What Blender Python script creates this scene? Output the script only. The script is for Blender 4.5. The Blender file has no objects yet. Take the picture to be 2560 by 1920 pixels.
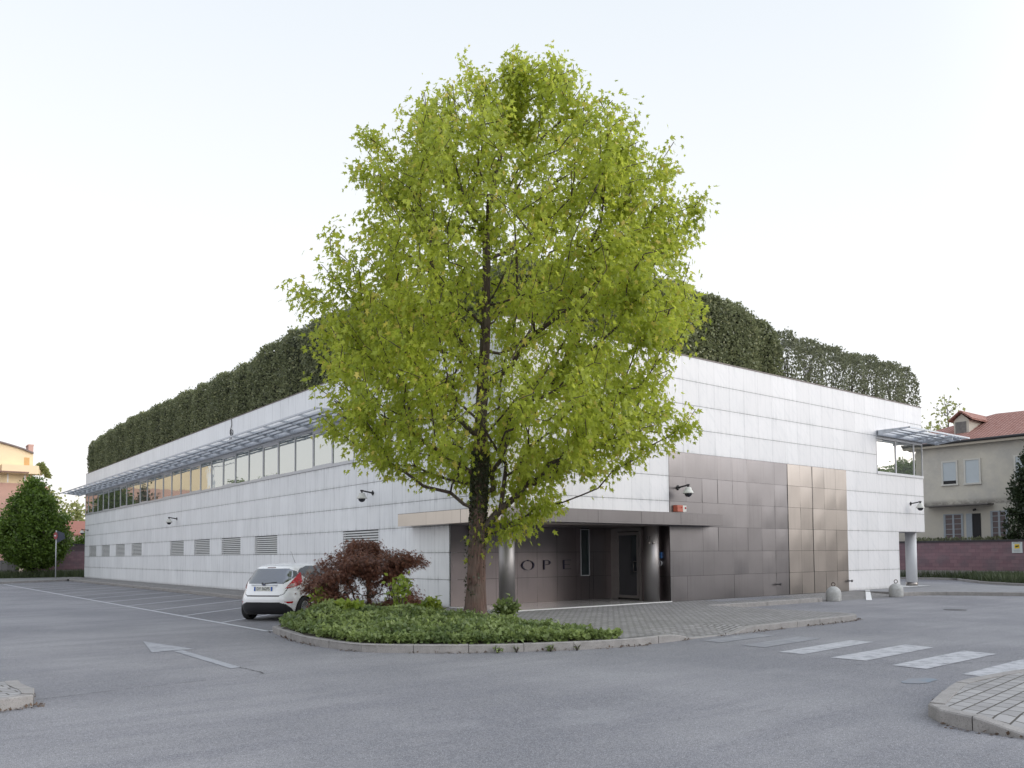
import bpy, math, random
import numpy as np
from mathutils import Vector, Matrix, noise
R = math.radians
SC = bpy.context.scene
COL = SC.collection
random.seed(7)

# ------------------------------------------------------------------ camera
CAMP = Vector((-13.478, -17.392, 1.522))
yaw, pit, rol = 0.668302, 0.0470273, -0.0068666
F = Vector((math.sin(yaw)*math.cos(pit), math.cos(yaw)*math.cos(pit), math.sin(pit)))
Rv = Vector((math.cos(yaw), -math.sin(yaw), 0)); Uv = Rv.cross(F)
R2 = math.cos(rol)*Rv + math.sin(rol)*Uv; U2 = -math.sin(rol)*Rv + math.cos(rol)*Uv
cd = bpy.data.cameras.new('camera'); cam = bpy.data.objects.new('camera', cd); COL.objects.link(cam)
mw = Matrix((R2, U2, -F)).transposed().to_4x4(); mw.translation = CAMP
cam.matrix_world = mw
cd.sensor_width = 36; cd.lens = 2053.4/2560*36; cd.shift_y = 0.12901; cd.clip_end = 3000
SC.camera = cam
# ------------------------------------------------------------------ sky, sun, exposure
SUN_EL, SUN_AZ = R(16), R(145)         # azimuth measured from +Y towards +X : behind the camera
w = bpy.data.worlds.new("World"); SC.world = w; w.use_nodes = True
wn, wl = w.node_tree.nodes, w.node_tree.links
wn.clear()
wo = wn.new('ShaderNodeOutputWorld'); bg = wn.new('ShaderNodeBackground')
sky = wn.new('ShaderNodeTexSky'); sky.sky_type = 'NISHITA'; sky.sun_disc = False
sky.sun_elevation = SUN_EL; sky.sun_rotation = SUN_AZ; sky.air_density = 1.0; sky.dust_density = 2.2; sky.ozone_density = 1.0
hsv = wn.new('ShaderNodeHueSaturation'); hsv.inputs['Saturation'].default_value = 0.45
# thin bright veil of high haze, palest at the horizon and faintly blue overhead
tc = wn.new('ShaderNodeTexCoord'); sx = wn.new('ShaderNodeSeparateXYZ'); rmp = wn.new('ShaderNodeValToRGB')
wl.new(tc.outputs['Generated'], sx.inputs[0]); wl.new(sx.outputs['Z'], rmp.inputs[0])
cr = rmp.color_ramp; cr.elements[0].position = 0.0; cr.elements[0].color = (9.9, 9.1, 8.7, 1)
cr.elements[1].position = 1.0; cr.elements[1].color = (7.4, 8.0, 9.3, 1)
for p_, c_ in ((.07, (9.4, 9.1, 9.1, 1)), (.20, (8.9, 9.0, 9.2, 1)), (.36, (8.6, 8.8, 9.0, 1)), (.60, (7.3, 7.85, 8.45, 1)), (.80, (7.2, 7.7, 8.6, 1))):
    e = cr.elements.new(p_); e.color = c_
# the haze is brighter on the sun's side of the sky
gd = wn.new('ShaderNodeVectorMath'); gd.operation = 'DOT_PRODUCT'; wl.new(tc.outputs['Generated'], gd.inputs[0])
gd.inputs[1].default_value = (math.sin(R(140))*.97, math.cos(R(140))*.97, .24)
gm_ = wn.new('ShaderNodeMapRange'); gm_.interpolation_type = 'SMOOTHSTEP'; wl.new(gd.outputs['Value'], gm_.inputs['Value'])
for k_, v_ in (('From Min', .32), ('From Max', 1.), ('To Min', 1.), ('To Max', 2.5)): gm_.inputs[k_].default_value = v_
gv = wn.new('ShaderNodeVectorMath'); gv.operation = 'SCALE'; wl.new(rmp.outputs[0], gv.inputs[0]); wl.new(gm_.outputs[0], gv.inputs['Scale'])
mx = wn.new('ShaderNodeMix'); mx.data_type = 'RGBA'; mx.inputs['Factor'].default_value = 0.8
wl.new(sky.outputs[0], hsv.inputs['Color']); wl.new(hsv.outputs[0], mx.inputs['A']); wl.new(gv.outputs[0], mx.inputs['B'])
wl.new(mx.outputs['Result'], bg.inputs['Color']); bg.inputs['Strength'].default_value = 0.1
wl.new(bg.outputs[0], wo.inputs[0])
sd = bpy.data.lights.new('sun', 'SUN'); sd.energy = 0.5; sd.angle = R(30); sd.color = (1.0, 0.9, 0.78)
so = bpy.data.objects.new('sun', sd); COL.objects.link(so)
sdir = Vector((math.sin(SUN_AZ)*math.cos(SUN_EL), math.cos(SUN_AZ)*math.cos(SUN_EL), math.sin(SUN_EL)))
so.rotation_euler = sdir.to_track_quat('Z', 'Y').to_euler(); so.location = (0, -10, 40)
SC.view_settings.view_transform = 'Standard'; SC.view_settings.look = 'None'
SC.view_settings.exposure = 0.45; SC.view_settings.gamma = 1
SC.render.engine = 'CYCLES'
SC.cycles.max_bounces = 8; SC.cycles.transparent_max_bounces = 8

# ------------------------------------------------------------------ object helpers
def tag(o, label=None, cat=None, group=None, kind=None):
    if label: o['label'] = label
    if cat: o['category'] = cat
    if group: o['group'] = group
    if kind: o['kind'] = kind
    return o

def thing(name, loc, label, cat, group=None):
    o = bpy.data.objects.new(name, None); COL.objects.link(o); o.location = loc
    o.empty_display_size = 0.2
    return tag(o, label, cat, group)

def link(name, me, mats, parent=None, smooth=False):
    """mesh vertices are in world coordinates; a child is shifted back by its parent's place"""
    me.name = name
    for m in (mats if isinstance(mats, (list, tuple)) else [mats]):
        me.materials.append(m)
    if smooth:
        me.polygons.foreach_set('use_smooth', [True]*len(me.polygons))
    o = bpy.data.objects.new(name, me); COL.objects.link(o)
    if parent is not None:
        o.parent = parent
        s = Vector((0, 0, 0)); p = parent
        while p is not None:
            s += p.location; p = p.parent
        o.location = -s
    return o

class MB:
    def __init__(s): s.v = []; s.f = []; s.m = []
    def face(s, pts, m=0):
        n = len(s.v); s.v += [tuple(p) for p in pts]; s.f.append(tuple(range(n, n+len(pts)))); s.m.append(m)
    def hexa(s, p, m=0):       # p: 4 bottom ccw, 4 top
        n = len(s.v); s.v += [tuple(q) for q in p]
        for f in ((3,2,1,0),(4,5,6,7),(0,1,5,4),(1,2,6,5),(2,3,7,6),(3,0,4,7)):
            s.f.append(tuple(n+i for i in f)); s.m.append(m)
    def box(s, a, b, m=0):
        x0,x1 = sorted((a[0],b[0])); y0,y1 = sorted((a[1],b[1])); z0,z1 = sorted((a[2],b[2]))
        s.hexa([(x0,y0,z0),(x1,y0,z0),(x1,y1,z0),(x0,y1,z0),(x0,y0,z1),(x1,y0,z1),(x1,y1,z1),(x0,y1,z1)], m)
    def prism(s, poly, z0, z1, m=0, mt=None):
        n = len(poly); k = len(s.v)
        s.v += [(p[0],p[1],z0) for p in poly] + [(p[0],p[1],z1) for p in poly]
        s.f.append(tuple(range(k+n-1, k-1, -1))); s.m.append(m)
        s.f.append(tuple(range(k+n, k+2*n))); s.m.append(m if mt is None else mt)
        for i in range(n):
            j = (i+1) % n; s.f.append((k+i, k+j, k+n+j, k+n+i)); s.m.append(m)
    def tube(s, a, b, r0, r1=None, n=8, m=0, caps=True):
        a = Vector(a); b = Vector(b); r1 = r0 if r1 is None else r1
        d = (b-a).normalized(); t = Vector((0,0,1)) if abs(d.z) < .9 else Vector((1,0,0))
        u = d.cross(t).normalized(); v = d.cross(u); k = len(s.v)
        for c, r in ((a, r0), (b, r1)):
            for i in range(n):
                q = 2*math.pi*i/n; s.v.append(tuple(c + u*math.cos(q)*r + v*math.sin(q)*r))
        for i in range(n):
            j = (i+1) % n; s.f.append((k+i, k+j, k+n+j, k+n+i)); s.m.append(m)
        if caps:
            s.f.append(tuple(range(k+n-1, k-1, -1))); s.m.append(m); s.f.append(tuple(range(k+n, k+2*n))); s.m.append(m)
    def lathe(s, c, prof, n=24, m=0):
        k = len(s.v)
        for r, z in prof:
            for i in range(n):
                q = 2*math.pi*i/n; s.v.append((c[0]+r*math.cos(q), c[1]+r*math.sin(q), c[2]+z))
        for a in range(len(prof)-1):
            for i in range(n):
                j = (i+1) % n; s.f.append((k+a*n+i, k+a*n+j, k+(a+1)*n+j, k+(a+1)*n+i)); s.m.append(m)
        s.f.append(tuple(range(k+n-1, k-1, -1))); s.m.append(m)
        e = k+(len(prof)-1)*n; s.f.append(tuple(range(e, e+n))); s.m.append(m)
    def torus(s, c, R0, r, ax, n=16, k=6, m=0, a0=0, a1=2*math.pi):
        ax = Vector(ax).normalized(); t = Vector((0,0,1)) if abs(ax.z) < .9 else Vector((1,0,0))
        u = ax.cross(t).normalized(); v = ax.cross(u); c = Vector(c); b = len(s.v)
        for i in range(n+1):
            q = a0+(a1-a0)*i/n; d = u*math.cos(q)+v*math.sin(q)
            for j in range(k):
                p = 2*math.pi*j/k; s.v.append(tuple(c+d*(R0+r*math.cos(p))+ax*r*math.sin(p)))
        for i in range(n):
            for j in range(k):
                jj = (j+1) % k; s.f.append((b+i*k+j, b+i*k+jj, b+(i+1)*k+jj, b+(i+1)*k+j)); s.m.append(m)
    def mesh(s):
        me = bpy.data.meshes.new('m'); me.from_pydata(s.v, [], s.f)
        me.polygons.foreach_set('material_index', s.m); me.update(); return me
    def build(s, name, mats, parent=None, smooth=False):
        return link(name, s.mesh(), mats, parent, smooth)

# ------------------------------------------------------------------ material helpers
class NT:
    def __init__(s, name):
        s.mat = bpy.data.materials.new(name); s.mat.use_nodes = True
        s.n = s.mat.node_tree.nodes; s.l = s.mat.node_tree.links
        s.b = s.n['Principled BSDF']; s.out = s.n['Material Output']
        s._co = None
    def put(s, inp, v):
        if isinstance(v, bpy.types.NodeSocket): s.l.new(v, inp)
        else: inp.default_value = v
    def co(s):
        if s._co is None: s._co = s.n.new('ShaderNodeTexCoord').outputs['Object']
        return s._co
    def geo_pos(s):
        return s.n.new('ShaderNodeNewGeometry').outputs['Position']
    def sep(s, v):
        x = s.n.new('ShaderNodeSeparateXYZ'); s.put(x.inputs[0], v); return x.outputs
    def comb(s, x, y, z):
        c = s.n.new('ShaderNodeCombineXYZ')
        for i, q in enumerate((x, y, z)): s.put(c.inputs[i], q)
        return c.outputs[0]
    def math(s, op, a, b=0.0, c=0.0, clamp=False):
        m = s.n.new('ShaderNodeMath'); m.operation = op; m.use_clamp = clamp
        s.put(m.inputs[0], a); s.put(m.inputs[1], b); s.put(m.inputs[2], c); return m.outputs[0]
    def noise(s, vec, scale, detail=3, rough=.55, out='Fac'):
        t = s.n.new('ShaderNodeTexNoise'); s.put(t.inputs['Vector'], vec)
        t.inputs['Scale'].default_value = scale; t.inputs['Detail'].default_value = detail; t.inputs['Roughness'].default_value = rough
        return t.outputs[out]
    def white(s, vec):
        t = s.n.new('ShaderNodeTexWhiteNoise'); s.put(t.inputs['Vector'], vec); return t.outputs['Value']
    def vor(s, vec, scale, feature='F1', out='Distance'):
        t = s.n.new('ShaderNodeTexVoronoi'); t.feature = feature; s.put(t.inputs['Vector'], vec); t.inputs['Scale'].default_value = scale
        return t.outputs[out]
    def rng(s, v, a, b, c=0.0, d=1.0, smooth=False):
        m = s.n.new('ShaderNodeMapRange'); m.interpolation_type = 'SMOOTHSTEP' if smooth else 'LINEAR'
        s.put(m.inputs['Value'], v)
        for k, q in zip(('From Min','From Max','To Min','To Max'), (a, b, c, d)): s.put(m.inputs[k], q)
        return m.outputs[0]
    def mix(s, f, a, b, mode='MIX'):
        m = s.n.new('ShaderNodeMix'); m.data_type = 'RGBA'; m.blend_type = mode
        s.put(m.inputs['Factor'], f)
        s.put(m.inputs['A'], a if isinstance(a, bpy.types.NodeSocket) else (*a, 1))
        s.put(m.inputs['B'], b if isinstance(b, bpy.types.NodeSocket) else (*b, 1))
        return m.outputs['Result']
    def bump(s, h, strength=.3, dist=.01):
        b = s.n.new('ShaderNodeBump'); s.put(b.inputs['Height'], h); b.inputs['Strength'].default_value = strength
        b.inputs['Distance'].default_value = dist; s.l.new(b.outputs[0], s.b.inputs['Normal'])
    def fin(s, col=None, rough=None, metal=None, spec=None):
        if col is not None: s.put(s.b.inputs['Base Color'], col if isinstance(col, bpy.types.NodeSocket) else (*col, 1))
        if rough is not None: s.put(s.b.inputs['Roughness'], rough)
        if metal is not None: s.put(s.b.inputs['Metallic'], metal)
        if spec is not None: s.put(s.b.inputs['Specular IOR Level'], spec)
        return s.mat

def plain(name, c, rough=.5, metal=0., var=.12, scale=6., spec=None, bump=0.):
    t = NT(name); n = t.noise(t.co(), scale, 4)
    c2 = tuple(x*(1-var) for x in c); c1 = tuple(min(1, x*(1+var)) for x in c)
    col = t.mix(n, c2, c1)
    if bump: t.bump(t.noise(t.co(), scale*6, 3), bump, .005)
    return t.fin(col, t.rng(n, 0, 1, rough*.9, min(1, rough*1.1)), metal, spec)

def panel_wall(name, u0, pw, base, veins, rows_to=99., dirt=.5):
    t = NT(name); x, y, z = t.sep(t.co()); u = t.math('ADD', x, y)
    un = t.math('DIVIDE', t.math('SUBTRACT', u, u0), pw); zn = t.math('DIVIDE', z, .8)
    du = t.math('MULTIPLY', t.math('ABSOLUTE', t.math('SUBTRACT', t.math('FRACT', t.math('ADD', un, .5)), .5)), pw)
    dz = t.math('MULTIPLY', t.math('ABSOLUTE', t.math('SUBTRACT', t.math('FRACT', t.math('ADD', zn, .5)), .5)), .8)
    jit = t.noise(t.co(), 9, 3)
    jv = t.rng(du, .003, .009, 1, 0, True); jh = t.rng(dz, .006, .016, 1, 0, True)
    below = t.math('LESS_THAN', z, rows_to); jh = t.math('MULTIPLY', jh, below)
    tone = t.white(t.comb(t.math('FLOOR', un), t.math('FLOOR', zn), 3.1))
    streak = t.noise(t.comb(t.math('MULTIPLY', u, 7.0), 0.0, t.math('MULTIPLY', z, .55)), 1.0, 5, .65)
    fine = t.noise(t.comb(t.math('MULTIPLY', u, 26.0), 2.0, t.math('MULTIPLY', z, 1.2)), 1.0, 3, .6)
    cloud = t.noise(t.co(), .55, 4, .6)
    col = t.mix(tone, tuple(b*.955 for b in base), tuple(min(1, b*1.03) for b in base))
    if veins:
        vv = t.noise(t.comb(t.math('MULTIPLY', t.math('ADD', u, z), 5.), t.white(t.comb(t.math('FLOOR', un), t.math('FLOOR', zn), 0.)), t.math('MULTIPLY', t.math('SUBTRACT', z, u), .9)), 1., 6, .7)
        col = t.mix(t.rng(vv, .5, .66, 0, .34, True), col, tuple(b*f for b, f in zip(base, (.80, .82, .84))))
    g1 = t.math('MULTIPLY', t.rng(streak, .46, .76, 0, 1, True), .30*dirt*2)
    col = t.mix(g1, col, (.43, .45, .47))
    col = t.mix(t.math('MULTIPLY', t.rng(fine, .5, .75, 0, 1, True), .16*dirt*2), col, (.50, .52, .56))
    col = t.mix(t.rng(cloud, .45, .75, 0, .18*dirt*2, True), col, (.52, .54, .57))
    # grime held by the joints, running down from them
    run = t.math('MULTIPLY', t.rng(dz, 0, .13, 1, 0, True), t.rng(streak, .38, .66, 0, .6, True))
    run = t.math('MULTIPLY', t.math('MULTIPLY', run, below), dirt)
    col = t.mix(run, col, (.30, .31, .32))
    runv = t.math('MULTIPLY', t.rng(du, 0, .06, 1, 0, True), t.rng(cloud, .36, .66, 0, .42*dirt, True))
    col = t.mix(runv, col, (.34, .35, .37))
    col = t.mix(t.math('MULTIPLY', jv, t.rng(jit, .35, .7, .08, .5)), col, (.22, .22, .23))
    col = t.mix(t.math('MULTIPLY', jh, t.rng(jit, .3, .7, .55, .95)), col, (.13, .13, .135))
    foot = t.math('MULTIPLY', t.rng(z, -.02, .16, 1, 0, True), t.rng(jit, .3, .7, .1, .6))
    col = t.mix(foot, col, (.27, .27, .26))
    t.bump(t.math('SUBTRACT', 1.0, t.math('MAXIMUM', jv, jh)), .5, .004)
    return t.fin(col, .42, 0, .4)

def steel(name, c=(.40, .375, .37), rough=.3, vert=False):
    t = NT(name); x, y, z = t.sep(t.co()); u = t.math('ADD', x, y)
    br = t.noise(t.comb(t.math('MULTIPLY', u, 3.), 0., t.math('MULTIPLY', z, 160.)) if not vert else t.comb(t.math('MULTIPLY', u, 160.), 0., t.math('MULTIPLY', z, 3.)), 1., 2)
    cl = t.noise(t.co(), 1.1, 5, .6); st = t.noise(t.comb(t.math('MULTIPLY', u, 9.), 1., t.math('MULTIPLY', z, .5)), 1., 4)
    col = t.mix(cl, tuple(v*.86 for v in c), tuple(v*1.1 for v in c))
    col = t.mix(t.rng(st, .52, .75, 0, .3, True), col, tuple(v*.62 for v in c))
    return t.fin(col, t.math('ADD', t.rng(cl, 0, 1, rough*.85, rough*1.2), t.math('MULTIPLY', br, .07)), 1.0)

def leafmat(name, a, b, trans=.35, c=None, gloss=.35, spec=.35):
    t = NT(name); at = t.n.new('ShaderNodeAttribute'); at.attribute_name = 'tint'
    s = t.n.new('ShaderNodeSeparateColor'); t.l.new(at.outputs['Color'], s.inputs[0])
    col = t.mix(s.outputs[0], a, b)
    if c: col = t.mix(t.math('GREATER_THAN', s.outputs[1], .93), col, c)
    t.fin(col, gloss, 0, spec)
    tr = t.n.new('ShaderNodeBsdfTranslucent'); tcol = t.mix(.5, col, tuple(min(1, v*1.7) for v in b)); t.l.new(tcol, tr.inputs['Color'])
    ms = t.n.new('ShaderNodeMixShader'); ms.inputs[0].default_value = trans
    t.l.new(t.b.outputs[0], ms.inputs[1]); t.l.new(tr.outputs[0], ms.inputs[2]); t.l.new(ms.outputs[0], t.out.inputs[0])
    return t.mat

def bark(name, a, b, sc=9.):
    t = NT(name); x, y, z = t.sep(t.co())
    v = t.comb(t.math('MULTIPLY', x, 1.), t.math('MULTIPLY', y, 1.), t.math('MULTIPLY', z, .16))
    n = t.noise(v, sc*3, 6, .65); n2 = t.noise(t.co(), 2.5, 4)
    vo = t.vor(v, sc*2.2)
    col = t.mix(t.rng(n, .3, .7, 0, 1), a, b); col = t.mix(t.rng(n2, .4, .7, 0, .4), col, (.16, .155, .13))
    col = t.mix(t.rng(vo, .0, .25, .55, 0), col, tuple(q*.35 for q in a))
    t.bump(t.math('ADD', n, vo), .9, .03)
    return t.fin(col, .85, 0, .2)

def asphalt(name, k=1., warm=0.):
    t = NT(name); p = t.co()
    f = t.noise(p, 130, 2, .7); vo = t.vor(p, 85); m = t.noise(p, 7., 5, .65); big = t.noise(p, .22, 4, .6)
    x, y, z = t.sep(p)
    tr = t.noise(t.comb(t.math('ADD', t.math('MULTIPLY', x, .25), t.math('MULTIPLY', y, .05)), t.math('MULTIPLY', y, 1.6), 0.), 1., 5, .6)
    sv = t.noise(p, 1.9, 6, .75); k *= 1.5; base = t.mix(t.rng(big, .36, .64, 0, 1, True), (.117*k, .119*k, .132*k), (.198*k, .197*k, .207*k))
    base = t.mix(t.rng(tr, .42, .70, 0, .65, True), base, (.105*k, .106*k, .124*k))
    sp = t.noise(t.comb(t.math('MULTIPLY', x, .5), t.math('MULTIPLY', y, 2.2), 4.), 1.6, 6, .75); base = t.mix(t.rng(sp, .56, .74, 0, .55, True), base, (.085*k, .083*k, .094*k))
    base = t.mix(t.rng(t.noise(p, .6, 5, .7), .55, .72, 0, .5, True), base, (.205*k, .208*k, .218*k))
    base = t.mix(t.rng(sv, .60, .70, 0, .38, True), base, (.075*k, .073*k, .082*k))
    base = t.mix(t.rng(m, .3, .75, 0, .35), base, (.20*k, .19*k, .19*k))
    md = t.noise(p, 34, 3, .7); base = t.mix(t.rng(md, .5, .72, 0, .5), base, (.08*k, .08*k, .09*k)); base = t.mix(t.rng(md, .5, .28, 0, .4), base, (.28*k, .28*k, .30*k))
    base = t.mix(t.rng(vo, .05, .45, .7, 0), base, (.42*k, .42*k, .43*k))
    base = t.mix(t.rng(f, .42, .72, 0, .8), base, (.04*k, .04*k, .045*k))
    t.bump(t.math('ADD', f, t.math('MULTIPLY', vo, -.6)), .6, .006)
    return t.fin(base, .82, 0, .3)

def paint_mark(name, wear=.5, c=(.36, .365, .39)):
    t = NT(name); p = t.co(); n = t.noise(p, 5., 6, .75); f = t.noise(p, 60, 3, .7)
    k = t.rng(t.math('ADD', n, t.math('MULTIPLY', t.math('SUBTRACT', f, .5), .55)), wear-.13, wear+.13, 0, .9, True)
    col = t.mix(k, c, (.225, .23, .25))
    t.bump(f, .3, .004)
    return t.fin(col, .75, 0, .3)

def concrete(name, c, sc=3., dark=.5):
    t = NT(name); p = t.co(); n = t.noise(p, sc, 6, .7); f = t.noise(p, sc*14, 4, .7); s = t.noise(p, sc*40, 2)
    col = t.mix(t.rng(n, .3, .7), tuple(v*.78 for v in c), tuple(v*1.12 for v in c))
    col = t.mix(t.rng(f, .5, .72, 0, dark, True), col, tuple(v*.45 for v in c))
    t.bump(t.math('ADD', f, t.math('MULTIPLY', s, .4)), .55, .01)
    return t.fin(col, .85, 0, .3)

def pavers(name, ang=0., w=.2, h=.1, c=(.30, .292, .29), mortar=.012):
    t = NT(name); x, y, z = t.sep(t.co())
    ca, sa = math.cos(ang), math.sin(ang)
    uu = t.math('ADD', t.math('MULTIPLY', x, ca), t.math('MULTIPLY', y, sa)); vv = t.math('SUBTRACT', t.math('MULTIPLY', y, ca), t.math('MULTIPLY', x, sa))
    br = t.n.new('ShaderNodeTexBrick'); t.l.new(t.comb(uu, vv, 0.), br.inputs['Vector'])
    br.inputs['Scale'].default_value = 1.; br.inputs['Brick Width'].default_value = w; br.inputs['Row Height'].default_value = h
    br.inputs['Mortar Size'].default_value = mortar; br.inputs['Mortar Smooth'].default_value = .3; br.inputs['Bias'].default_value = 0.
    br.inputs['Color1'].default_value = (*[v*.82 for v in c], 1); br.inputs['Color2'].default_value = (*[v*1.12 for v in c], 1)
    br.inputs['Mortar'].default_value = (.062, .055, .047, 1)
    n = t.noise(t.co(), .8, 5, .65); f = t.noise(t.co(), 40, 4, .7)
    col = t.mix(t.rng(n, .4, .7, 0, .35, True), br.outputs['Color'], (.12, .115, .11))
    col = t.mix(t.rng(f, .45, .75, 0, .35), col, (.36, .35, .345))
    t.bump(t.math('SUBTRACT', t.math('MULTIPLY', f, .3), br.outputs['Fac']), .7, .008)
    return t.fin(col, .85, 0, .3)

def mirror_glass(name, c=(.62, .64, .62), k=.62, inner=(.10, .12, .11)):
    t = NT(name); g = t.n.new('ShaderNodeBsdfGlossy'); g.inputs['Roughness'].default_value = .015; g.inputs['Color'].default_value = (*c, 1)
    n = t.noise(t.co(), .9, 2); b = t.n.new('ShaderNodeBump'); t.l.new(n, b.inputs['Height']); b.inputs['Strength'].default_value = .12; b.inputs['Distance'].default_value = .03
    t.l.new(b.outputs[0], g.inputs['Normal'])
    x, y, z = t.sep(t.co()); st = t.noise(t.comb(t.math('MULTIPLY', t.math('ADD', x, y), 5.), 0., t.math('MULTIPLY', z, .4)), 1., 4)
    t.fin(t.mix(st, inner, tuple(v*1.8 for v in inner)), .3, 0, .3)
    f = t.n.new('ShaderNodeFresnel'); f.inputs['IOR'].default_value = 1.9
    ms = t.n.new('ShaderNodeMixShader'); t.l.new(t.rng(f.outputs[0], 0, .5, k*.75, min(1, k*1.25)), ms.inputs[0])
    t.l.new(t.b.outputs[0], ms.inputs[1]); t.l.new(g.outputs[0], ms.inputs[2]); t.l.new(ms.outputs[0], t.out.inputs[0])
    return t.mat

M = {}
M['wallR'] = panel_wall('white_marble_panels', 0., .8195, (.72, .715, .73), True, dirt=.42)
M['wallL'] = panel_wall('white_stone_panels', 2.6, .8380, (.85, .865, .89), False, rows_to=6.5, dirt=.55)
M['steel'] = steel('brushed_steel', (.205, .197, .205), .29)
M['steel_light'] = steel('brushed_steel_light', (.31, .285, .268), .28)
M['steel_col'] = steel('brushed_steel_column', (.34, .325, .325), .48, True)
M['fascia'] = steel('canopy_steel_sky_tint', (.66, .60, .54), .34)  # pale warm base colour carries the bright sky mirrored in the west fascia
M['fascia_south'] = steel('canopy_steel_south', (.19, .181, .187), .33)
M['dark'] = plain('dark_void', (.02, .02, .022), .8)
M['frame'] = plain('aluminium_frame', (.52, .53, .56), .4, .35, .06)
M['shade'] = plain('galvanised_grey', (.55, .58, .63), .45, .1, .08)
M['glass'] = mirror_glass('reflective_window_glass')
M['glassR'] = mirror_glass('reflective_window_glass_east', (.8, .78, .74), .78)
M['doorglass'] = mirror_glass('dark_door_glass', (.3, .33, .35), .25, (.006, .009, .012))
M['louvre'] = plain('louvre_grey', (.66, .67, .67), .5, 0, .06)
M['cap'] = plain('parapet_cap', (.20, .17, .16), .6)
M['floor'] = plain('pale_stone_floor', (.36, .35, .34), .18, 0, .06, 2.)
M['edge'] = plain('white_stone_edge', (.62, .62, .62), .5, 0, .08)
M['navy'] = plain('navy_letters', (.012, .010, .035), .35)
M['asphalt'] = asphalt('asphalt', 1.05)
M['asphalt2'] = asphalt('asphalt_patch', .74)
M['paint'] = paint_mark('worn_road_paint', .56, (.45, .455, .48))
M['paintf'] = paint_mark('faded_road_paint', .44, (.31, .315, .335))
M['paint2'] = paint_mark('parking_line_paint', .57, (.34, .35, .38))
M['bayline'] = paint_mark('bay_line_paint', .66, (.52, .53, .56))
M['blue'] = paint_mark('blue_spray', .40, (.17, .23, .29))
M['kerb'] = concrete('kerb_stone', (.33, .315, .305), 5., .85)
M['paver'] = pavers('grey_pavers', 0.)
M['paver2'] = pavers('grey_pavers_diagonal', R(7), .25, .15, (.34, .333, .333), .010)
M['soil'] = plain('soil', (.045, .038, .028), .95)
M['crack'] = plain('tar_crack', (.035, .035, .04), .8)
M['bark'] = bark('brown_bark', (.070, .043, .036), (.175, .112, .095))
M['barkd'] = bark('dark_bark', (.035, .028, .025), (.085, .068, .06))
M['leaf'] = leafmat('spring_leaves', (.15, .215, .022), (.50, .55, .08), .50, (.52, .42, .10))
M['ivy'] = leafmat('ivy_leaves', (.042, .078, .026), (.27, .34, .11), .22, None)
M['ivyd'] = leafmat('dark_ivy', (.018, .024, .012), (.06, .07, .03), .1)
M['red'] = leafmat('red_maple_leaves', (.11, .047, .034), (.25, .125, .085), .35)
M['hedge'] = leafmat('holm_oak_leaves', (.075, .09, .048), (.29, .315, .165), .22, (.38, .38, .2))
M['hedge2'] = leafmat('grey_green_leaves', (.08, .09, .055), (.25, .265, .16), .25)
M['horn'] = leafmat('hornbeam_leaves', (.04, .08, .014), (.15, .23, .04), .3)
M['grass'] = leafmat('grass_blades', (.04, .06, .028), (.10, .125, .06), .2)
M['pale'] = leafmat('pale_leaves', (.16, .19, .06), (.34, .36, .14), .4)
M['cyp'] = leafmat('cypress_leaves', (.012, .022, .012), (.045, .065, .025), .1)
M['lime'] = leafmat('lime_leaves', (.13, .21, .025), (.32, .38, .07), .35)
M['litter'] = leafmat('dry_litter', (.055, .034, .024), (.14, .095, .065), .1)

# ------------------------------------------------------------------ leaves (numpy)
T_MAPLE = np.array([(0,0),(.30,.06),(.17,.28),(.45,.62),(.15,.54),(0,1.08),(-.15,.54),(-.45,.62),(-.17,.28),(-.30,.06)], float)
T_IVY = np.array([(0,0),(.42,.0),(.3,.42),(0,.95),(-.3,.42),(-.42,.0)], float)
T_QUAD = np.array([(0,0),(.34,.45),(0,1.),(-.34,.45)], float)
T_BLADE = np.array([(-.06,0),(.06,0),(.0,1.)], float)
T_FING = np.array([(0,0),(.55,.35),(.12,.22),(.42,.85),(.04,.35),(0,1.05),(-.04,.35),(-.42,.85),(-.12,.22),(-.55,.35)], float)

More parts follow.
